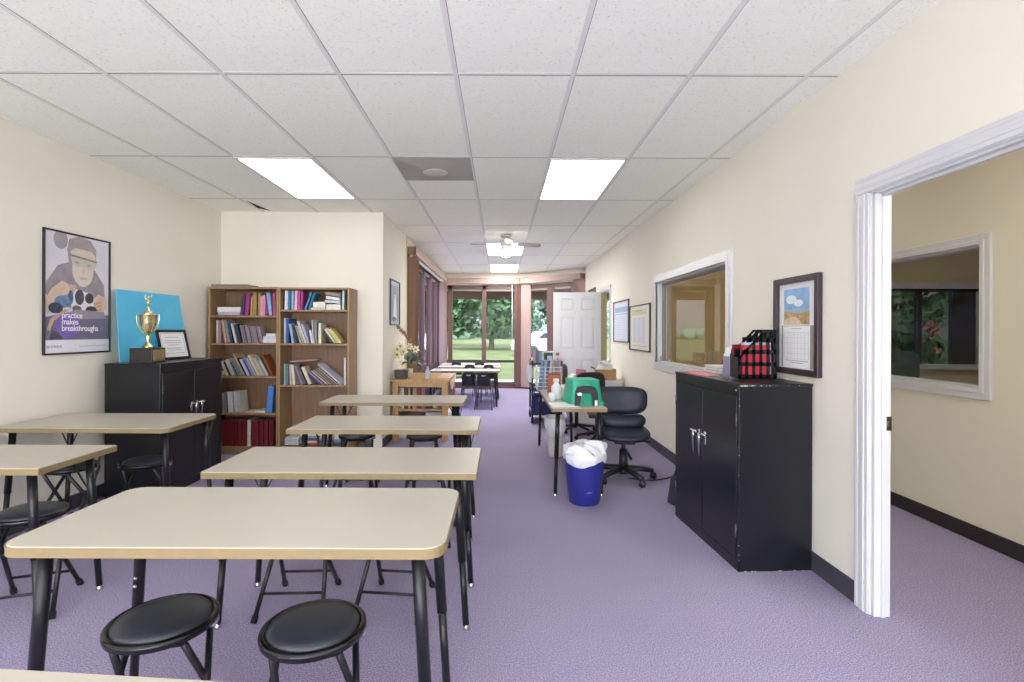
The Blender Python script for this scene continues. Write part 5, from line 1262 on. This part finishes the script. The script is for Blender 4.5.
# dark folding chair beneath the far side
r = thing('folding_chair', 'dark folding chair partly hidden behind the narrow table', 'chair', (1.12, 5.5, 0), (0, 0, math.radians(85)))
obj('seat', MB().box((-0.19, -0.19, 0.42), (0.19, 0.19, 0.455), mat('maroon_seat', '4a2c2c', 0.5, var=0.08), 0.01), r)
obj('backrest', MB().box((-0.19, 0.2, 0.55), (0.19, 0.22, 0.72), PLASTICB, 0.008), r)
for s in (-1, 1):
    obj('leg', MB().tube([(s * 0.2, -0.24, 0.01), (s * 0.2, 0.22, 0.76)], 0.011, BLACKT, 10), r)
    obj('leg', MB().tube([(s * 0.18, 0.24, 0.01), (s * 0.18, -0.14, 0.43)], 0.011, BLACKT, 10), r)
obj('crossbar', MB().tube([(-0.2, -0.18, 0.11), (0.2, -0.18, 0.11)], 0.008, BLACKT, 8).tube([(-0.18, 0.2, 0.1), (0.18, 0.2, 0.1)], 0.008, BLACKT, 8), r)

# white desk by the wall with a carton of papers
r = thing('office_desk', 'white desk against the wall behind the navy office chair', 'desk', (1.36, 7.6, 0))
WD = mat('white_desk_laminate', 'e6e5e8', 0.4, var=0.015)
wobj('desktop', frombox((1.0, 7.2, 0.6), (1.715, 8.05, 0.63), WD, 0.004), r)
wobj('side_panel', frombox((1.02, 7.23, 0), (1.70, 7.25, 0.6), WD, 0.002), r)
wobj('side_panel', frombox((1.02, 8.0, 0), (1.70, 8.02, 0.6), WD, 0.002), r)
wobj('modesty_panel', frombox((1.66, 7.25, 0.2), (1.68, 8.0, 0.6), WD, 0.002), r)
r = thing('cardboard_box', 'open cardboard box heaped with white papers on the white desk', 'box', (1.5, 7.4, 0.63), (0, 0, math.radians(-12)))
KR = mat('kraft_card', 'b08a58', 0.8, var=0.06, scale=10)
b = MB(); w_, d_, h_ = 0.3, 0.22, 0.15
for lo, hi in (((-w_ / 2, -d_ / 2), (w_ / 2, -d_ / 2 + 0.004)), ((-w_ / 2, d_ / 2 - 0.004), (w_ / 2, d_ / 2)), ((-w_ / 2, -d_ / 2), (-w_ / 2 + 0.004, d_ / 2)), ((w_ / 2 - 0.004, -d_ / 2), (w_ / 2, d_ / 2))): b.box((*lo, 0), (*hi, h_), KR)
b.box((-w_ / 2, -d_ / 2, 0), (w_ / 2, d_ / 2, 0.004), KR)
obj('carton', b, r)
b = MB().quad([(-w_ / 2, -d_ / 2, h_), (-w_ / 2, d_ / 2, h_), (-w_ / 2 - 0.06, d_ / 2, h_ + 0.03), (-w_ / 2 - 0.06, -d_ / 2, h_ + 0.03)], mat('dark_flap', '5c4430', 0.8, var=0.08), 0.004)
obj('flap', b, r)
b = MB(); rr = random.Random(14)
for k in range(9):
    Mx = Matrix.Translation((rr.uniform(-0.03, 0.03), rr.uniform(-0.02, 0.02), 0.09 + 0.018 * k)) @ Euler((rr.uniform(-0.5, 0.9), rr.uniform(-0.5, 0.5), rr.uniform(-0.4, 0.4))).to_matrix().to_4x4()
    s_ = 0.11 * (1 - 0.05 * k)
    b.box((-s_, -0.08 * (1 - 0.06 * k), 0), (s_, 0.08 * (1 - 0.06 * k), 0.006), PAPER, M=Mx)
o = obj('crumpled_papers', b); o.location = (1.5, 7.4, 0.66); tag(o, 'heap of white papers sticking out of the open cardboard box', 'papers')
b = MB()
for k in range(12): b.box((1.06 + 0.004 * (k % 3), 7.62 + 0.003 * (k % 2), 0.63 + 0.0035 * k), (1.27 + 0.004 * (k % 2), 7.89, 0.6332 + 0.0035 * k), PAPER)
tag(obj('paper_ream', b, None, (1.17, 7.75, 0.63)), 'neat ream of white paper on the rear of the white desk', 'papers')
# chairs behind
def seat_back_chair(label, x, y, rz, top, PLASTICB=PLASTICB):
    r = thing('task_chair', label, 'chair', (x, y, 0), (0, 0, rz))
    def bf(u, v):
        a = 2 * PI * u; t = v * PI; k = math.sin(t) ** 0.4 if 0 < v < 1 else 0
        c_, s_ = math.cos(a), math.sin(a)
        return Vector((0.2 * math.copysign(abs(c_) ** 0.5, c_) * k, 0.2 - math.cos(t) * 0.03, top - 0.17 + 0.17 * math.copysign(abs(s_) ** 0.5, s_) * k))
    obj('backrest', MB().grid(bf, 32, 12, PLASTICB), r)
    b = MB(); pad(b, 0.44, 0.42, 0.43, 0.08, PLASTICB); obj('seat', b, r)
    obj('column', MB().tube([(0, 0, 0.08), (0, 0, 0.4)], 0.025, PLASTICB, 12).tube([(0, 0.1, 0.4), (0, 0.22, 0.42), (0, 0.235, top - 0.2)], 0.014, PLASTICB, 10), r)
    for k in range(5):
        a = math.radians(20 + 72 * k)
        obj('base_spoke', MB().tube([(0, 0, 0.09), (0.25 * math.cos(a), 0.25 * math.sin(a), 0.06)], [0.02, 0.014], PLASTICB, 8).ball((0.25 * math.cos(a), 0.25 * math.sin(a), 0.027), 0.026, RUBBER, 2), r)
seat_back_chair('black task chair with rounded back in front of the white door', 1.0, 6.8, math.radians(65), 0.88)
seat_back_chair('black task chair tilted beside the pink folder in front of the white door', 1.17, 6.26, math.radians(14), 0.81)
b = MB().box((-0.07, -0.015, 0), (0.07, 0.015, 0.15), mat('pink_folder', 'cf7a98', 0.6, var=0.05), 0.003)
b.box((-0.066, -0.01, 0.147), (0.066, 0.01, 0.154), PAPER)
o = obj('pink_folder', b); o.location = (1.12, 7.28, 0.638); o.rotation_euler = (0, math.radians(6), 0.1); tag(o, 'pink folder standing on the near end of the white desk', 'folder')

# utility cart
cx0, cx1, cy0, cy1 = 0.44, 0.88, 7.35, 7.95
r = thing('utility_cart', 'navy wheeled utility cart with a monitor behind the narrow table', 'cart', ((cx0 + cx1) / 2, (cy0 + cy1) / 2, 0))
NV = mat('navy_cart_metal', '1d2440', 0.4, var=0.08)
for z in (0.12, 0.46, 0.82): wobj('tray', MB().box((cx0, cy0, z), (cx1, cy1, z + 0.015), NV, 0.003).box((cx0, cy0, z), (cx1, cy0 + 0.012, z + 0.05), NV, 0.002).box((cx0, cy1 - 0.012, z), (cx1, cy1, z + 0.05), NV, 0.002).box((cx0, cy0, z), (cx0 + 0.012, cy1, z + 0.05), NV, 0.002).box((cx1 - 0.012, cy0, z), (cx1, cy1, z + 0.05), NV, 0.002), r)
for x in (cx0 + 0.012, cx1 - 0.012):
    for y in (cy0 + 0.012, cy1 - 0.012):
        p = wobj('post', MB().tube([(x, y, 0.085), (x, y, 0.9)], 0.014, NV, 10), r)
        b = MB().lathe([(0, -0.014), (0.03, -0.014), (0.036, -0.008), (0.036, 0.008), (0.03, 0.014), (0, 0.014)], RUBBER, 18, M=Matrix.Translation((x, y, 0.037)) @ Matrix.Rotation(PI / 2, 4, 'Y')).box((x - 0.02, y - 0.012, 0.05), (x + 0.02, y + 0.012, 0.09), NV, 0.003)
        bmesh.ops.translate(b.bm, vec=-Vector(r.location), verts=b.bm.verts)
        obj('caster', b, p)
b = MB().box((cx0 + 0.03, cy0 + 0.03, 0.136), (cx0 + 0.34, cy0 + 0.35, 0.4), mat('navy_tote_cloth', '27306a', 0.8, var=0.1, scale=9), 0.03)
tag(obj('tote_bag', b, None, ((cx0 + 0.18), cy0 + 0.2, 0.136)), 'navy cloth tote sitting on the lowest tray of the cart', 'bag')
mo = Vector((0.69, 7.55, 0.836))
r = thing('small_monitor', 'small white monitor with a dark screen on top of the cart', 'monitor', mo, (0, 0, math.radians(-4)))
obj('case', MB().box((-0.085, -0.02, 0.04), (0.085, 0.05, 0.19), mat('white_monitor_case', 'dfe1e4', 0.4, var=0.02), 0.008), r)
obj('screen', MB().box((-0.06, -0.0225, 0.06), (0.07, -0.02, 0.172), mat('dark_teal_screen', '22343c', 0.15, var=0.1), 0.001), r)
obj('window_glare', MB().box((-0.012, -0.0232, 0.065), (0.062, -0.0226, 0.125), mat('painted_glare', 'c5d4e2', 0.3, var=0.05)), r)  # pale rectangle painted on as glare across the screen
obj('stand', MB().box((-0.05, -0.03, 0), (0.05, 0.05, 0.012), mat('white_monitor_case', 'dfe1e4'), 0.003).box((-0.02, 0.005, 0.01), (0.02, 0.03, 0.05), mat('white_monitor_case', 'dfe1e4'), 0.003), r)
for k, (hx, cw) in enumerate((('d7a3a8', 'pink'), ('6a7898', 'slate'), ('8fa4cc', 'blue'))):
    o = obj('book', book_mesh(0.035, 0.2, 0.16, bmat(hx))); o.location = (cx0 + 0.04 + 0.04 * k, cy0 + 0.04, 0.836)
    tag(o, '%s book standing on the cart top beside the monitor' % cw, 'book', 'books on the cart top')
# white bag hanging on the cart post
hb = Vector((cx0 - 0.005, cy0 - 0.01, 0.55))
b = MB().grid(lambda u, v: Vector((cx0 - 0.03 + 0.045 * (0.35 + 0.65 * math.sin(PI * min(1, 0.15 + 0.8 * v))) * math.cos(2 * PI * u) * (1 + 0.12 * math.sin(6 * PI * u)), cy0 - 0.045 + 0.03 * math.sin(2 * PI * u), 0.84 - 0.24 * v)), 24, 10, BAGM)
tag(obj('hanging_bag', b, None, (cx0 - 0.03, cy0 - 0.04, 0.6)), 'white plastic bag hanging at the aisle corner of the cart', 'bag')
b = MB().grid(lambda u, v: Vector((0.62 + (0.03 + 0.05 * v) * math.cos(2 * PI * u) * (1 + 0.15 * math.sin(6 * PI * u)), 7.27 + 0.03 * math.sin(2 * PI * u), 0.85 - 0.5 * v + 0.02 * math.sin(8 * PI * u) * v)), 24, 10, BAGM)
tag(obj('hanging_bag', b, None, (0.62, 7.27, 0.4)), 'long white plastic bag hanging on the camera side of the cart', 'bag')

# chair in the office seen through the hall window
seat_back_chair('dark green office chair seen through the hall window', 3.86, 5.2, math.radians(200), 1.14, mat('dark_green_fabric', '3a4a44', 0.7, var=0.06))

# ================================================================== OUTSIDE
LAWN = mat('lawn_grass', '4a5036', 0.95, var=0.25, scale=0.6, bump=0.6, bscale=30, spec=0.1)
struct('ground', frombox((-90, 12.0, -0.35), (90, 160, -0.12), LAWN))
struct('ground_side', MB().box((-30, -40, -0.35), (35, -3.15, -0.13), mat('bounce_ground', 'efede6', 0.85, var=0.03, scale=4)).box((-90, -3.1, -0.35), (-3.3, 5.88, -0.12), LAWN).box((-90, 5.88, -0.35), (-1.43, 12.0, -0.12), LAWN).box((3.12, 6.15, -0.35), (6.7, 12.0, -0.12), LAWN).box((6.7, -3.1, -0.35), (90, 12.0, -0.12), LAWN))  # pale ground behind the room, added to bounce light onto the ceiling
struct('patio', frombox((-3.3, 12.0, -0.119), (4.4, 14.6, -0.06), mat('pale_concrete', 'c6c3bd', 0.85, var=0.05, scale=4)))
struct('patio_side', frombox((-3.2, 5.9, -0.119), (-1.43, 11.99, -0.06), mat('pale_concrete', 'c6c3bd')))
struct('roof_soffit', MB().box((-5, 12.0, 2.36), (6, 13.7, 2.5), mat('brown_soffit', '5a463c', 0.8, var=0.05)).box((-5, 13.6, 2.16), (6, 13.75, 2.5), mat('brown_soffit', '5a463c')))
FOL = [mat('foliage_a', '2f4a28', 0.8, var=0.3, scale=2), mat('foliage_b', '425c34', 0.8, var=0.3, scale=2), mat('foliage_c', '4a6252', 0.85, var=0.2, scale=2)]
BARK = mat('bark', '5a4c42', 0.9, var=0.2, scale=6)
def tree(label, x, y, h, cr, m, seed, low=0.25, n=1500, leaf_s=0.28, trunk=0.2):
    rr = random.Random(seed)
    r = thing('tree', label, 'tree', (x, y, -0.12), (0, 0, 0), 'trees on the lawn')
    b = MB().tube([(0, 0, 0), (0.1, 0, h * 0.3), (-0.1, 0.1, h * 0.55)], [trunk, trunk * 0.75, trunk * 0.4], BARK, 10)
    for k in range(5):
        a = rr.uniform(0, 2 * PI); b.tube([(0.05, 0, h * 0.33), (cr * 0.5 * math.cos(a), cr * 0.5 * math.sin(a), h * rr.uniform(0.5, 0.7))], [trunk * 0.45, trunk * 0.15], BARK, 6)
    obj('trunk', b, r)
    cl = []
    for k in range(16):
        a = rr.uniform(0, 2 * PI); q = math.sqrt(rr.random()) * cr * 0.75
        cl.append((q * math.cos(a), q * math.sin(a), h * rr.uniform(low + 0.12, 0.9), cr * rr.uniform(0.28, 0.45)))
    verts, faces = [], []
    for k in range(n):
        c_ = rr.choice(cl); d_ = Vector((rr.gauss(0, 1), rr.gauss(0, 1), rr.gauss(0, 1))).normalized() * c_[3] * rr.uniform(0.55, 1.05)
        p = Vector(c_[:3]) + d_; p.z = max(p.z, h * low)
        ax = Vector((rr.gauss(0, 1), rr.gauss(0, 1), rr.gauss(0, 1))).normalized(); bx = ax.orthogonal().normalized(); s_ = leaf_s * rr.uniform(0.6, 1.4)
        i = len(verts); verts += [p - ax * s_, p + bx * s_ * 0.6, p + ax * s_, p - bx * s_ * 0.6]; faces.append((i, i + 1, i + 2, i + 3))
    me = bpy.data.meshes.new('crown'); me.from_pydata(verts, [], faces); me.materials.append(m)
    o = bpy.data.objects.new('crown', me); COL.objects.link(o); o.parent = r
    return r
tree('broad green tree whose trunk shows through the second far pane', -0.75, 40, 8.5, 4.4, FOL[0], 1, 0.12, 3800, 0.3, 0.22)
tree('green tree filling the first far pane', -5.2, 50, 8.5, 4.6, FOL[0], 2, 0.24, 3400, 0.3)
tree('lighter green tree at the corner of the second far pane', 3.4, 35, 7.5, 2.8, FOL[1], 3, 0.38, 1500, 0.28)
tree('blue green tree seen through the angled window', 6.2, 46, 7.5, 4.2, FOL[2], 4, 0.3, 1800, 0.3)
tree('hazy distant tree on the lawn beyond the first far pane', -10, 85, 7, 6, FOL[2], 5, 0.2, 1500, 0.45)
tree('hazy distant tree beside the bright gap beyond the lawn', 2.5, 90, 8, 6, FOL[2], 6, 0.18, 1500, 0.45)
tree('tree standing outside the corridor side windows', -9, 16, 8, 4.5, FOL[0], 7, 0.25, 1800, 0.25)
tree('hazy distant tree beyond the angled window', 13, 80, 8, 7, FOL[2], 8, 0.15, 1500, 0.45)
b = MB(); rr = random.Random(77)
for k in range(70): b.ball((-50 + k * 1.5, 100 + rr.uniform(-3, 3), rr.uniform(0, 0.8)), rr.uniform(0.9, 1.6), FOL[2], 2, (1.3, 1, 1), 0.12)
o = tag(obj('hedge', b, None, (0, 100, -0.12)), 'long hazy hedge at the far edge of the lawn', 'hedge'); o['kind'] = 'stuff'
# parked car
ca = Vector((2.9, 30, -0.12))
r = thing('parked_car', 'pale silver car parked on the far side of the angled window', 'car', ca, (0, 0, 0.25))
CP = mat('silver_car_paint', 'd9dde2', 0.25, var=0.02, coat=0.6); CG = mat('car_glass', '2b333a', 0.08, var=0.05)
prof = [(-2.15, 0.35), (-2.2, 0.7), (-2.0, 0.95), (-1.25, 1.02), (-0.75, 1.42), (0.6, 1.45), (1.3, 1.05), (2.05, 0.92), (2.2, 0.65), (2.15, 0.35)]
obj('body', MB().prism(prof, -0.85, 0.85, CP, M=Matrix.Rotation(PI / 2, 4, 'X'), bev=0.06), r)
gl = [(-1.1, 1.03), (-0.7, 1.36), (0.55, 1.39), (1.12, 1.05)]
obj('side_glass', MB().prism(gl, -0.856, 0.856, CG, M=Matrix.Rotation(PI / 2, 4, 'X')), r)
for x in (-1.35, 1.35):
    for y in (-0.8, 0.8):
        obj('wheel', MB().lathe([(0, -0.1), (0.2, -0.1), (0.31, -0.09), (0.33, -0.05), (0.33, 0.05), (0.31, 0.09), (0.2, 0.1), (0, 0.1)], RUBBER, 24, M=Matrix.Translation((x, y, 0.33)) @ Matrix.Rotation(PI / 2, 4, 'X')).lathe([(0, -0.11), (0.17, -0.108), (0.19, -0.1), (0, -0.1)], CHROME, 20, M=Matrix.Translation((x, y, 0.33)) @ Matrix.Rotation(PI / 2, 4, 'X')), r)
# house beyond the office window
r = thing('brick_house', 'low reddish house seen through the office window', 'house', (11.5, 16.5, -0.12))
wobj('wall', frombox((9.0, 16.5, -0.12), (14, 21, 2.4), mat('red_brick_wall', '9a5a4a', 0.9, var=0.12, scale=6)), r)
wobj('roof', MB().prism([(-3.2, 0), (3.2, 0), (0, 1.6)], -3, 2.8, mat('grey_roof', '6c6660', 0.9, var=0.1), M=Matrix.Translation((11.5, 18.6, 2.28)) @ Matrix.Rotation(PI / 2, 4, 'X')), r)
wobj('door', frombox((10.3, 16.45, -0.1), (11.2, 16.5, 1.95), mat('pale_house_door', 'd2cabb', 0.7, var=0.03)), r)
tree('dark shrub tree outside the office window', 8.1, 10.5, 3.2, 1.6, FOL[0], 9, 0.05, 1200, 0.14, 0.08)

# ================================================================== WORLD, CAMERA
w = bpy.data.worlds.new('overcast'); SC.world = w; w.use_nodes = True
nt = w.node_tree; bg_ = nt.nodes['Background']
tc = nt.nodes.new('ShaderNodeTexCoord'); sx = nt.nodes.new('ShaderNodeSeparateXYZ'); cr_ = nt.nodes.new('ShaderNodeValToRGB')
cr_.color_ramp.elements[0].position = 0.45; cr_.color_ramp.elements[0].color = (0.86, 0.885, 0.91, 1)
cr_.color_ramp.elements[1].position = 0.8; cr_.color_ramp.elements[1].color = (0.76, 0.82, 0.92, 1)
mp = nt.nodes.new('ShaderNodeMapRange'); mp.inputs['From Min'].default_value = -1
nt.links.new(tc.outputs['Generated'], sx.inputs[0]); nt.links.new(sx.outputs['Z'], mp.inputs['Value']); nt.links.new(mp.outputs[0], cr_.inputs['Fac']); nt.links.new(cr_.outputs['Color'], bg_.inputs['Color'])
# the sky behind the camera is made brighter to light the room
my = nt.nodes.new('ShaderNodeMapRange'); my.interpolation_type = 'SMOOTHSTEP'
my.inputs['From Min'].default_value = 0.25; my.inputs['From Max'].default_value = -0.55
my.inputs['To Min'].default_value = WORLD; my.inputs['To Max'].default_value = SOUTH
nt.links.new(sx.outputs['Y'], my.inputs['Value'])
# an overcast sky is brighter overhead than at the horizon
mz = nt.nodes.new('ShaderNodeMapRange'); mz.inputs['From Min'].default_value = 0.0; mz.inputs['From Max'].default_value = 0.8
mz.inputs['To Min'].default_value = 0.6; mz.inputs['To Max'].default_value = 1.8
mu = nt.nodes.new('ShaderNodeMath'); mu.operation = 'MULTIPLY'
nt.links.new(sx.outputs['Z'], mz.inputs['Value']); nt.links.new(my.outputs[0], mu.inputs[0]); nt.links.new(mz.outputs[0], mu.inputs[1]); nt.links.new(mu.outputs[0], bg_.inputs['Strength'])

cam = bpy.data.cameras.new('camera'); co_ = bpy.data.objects.new('camera', cam); COL.objects.link(co_)
cam.sensor_width = 36; cam.sensor_fit = 'HORIZONTAL'; cam.lens = F / 1024 * 36
cam.shift_x = (512 - VX) / 1024; cam.shift_y = -(341 - VY) / 1024
cam.clip_start = 0.02; cam.clip_end = 400
co_.location = (0, 0, CAMZ); co_.rotation_euler = (PI / 2, -PHI, 0)
SC.camera = co_
vs = SC.view_settings
SC.display_settings.display_device = 'sRGB'
vs.view_transform = 'Standard'; vs.look = 'None'; vs.gamma = 1; vs.exposure = EXPO; vs.use_curve_mapping = False
SC.cycles.max_bounces = 10; SC.cycles.diffuse_bounces = 6; SC.cycles.transparent_max_bounces = 12
SC.cycles.use_denoising = True
SC.cycles.sample_clamp_indirect = 8
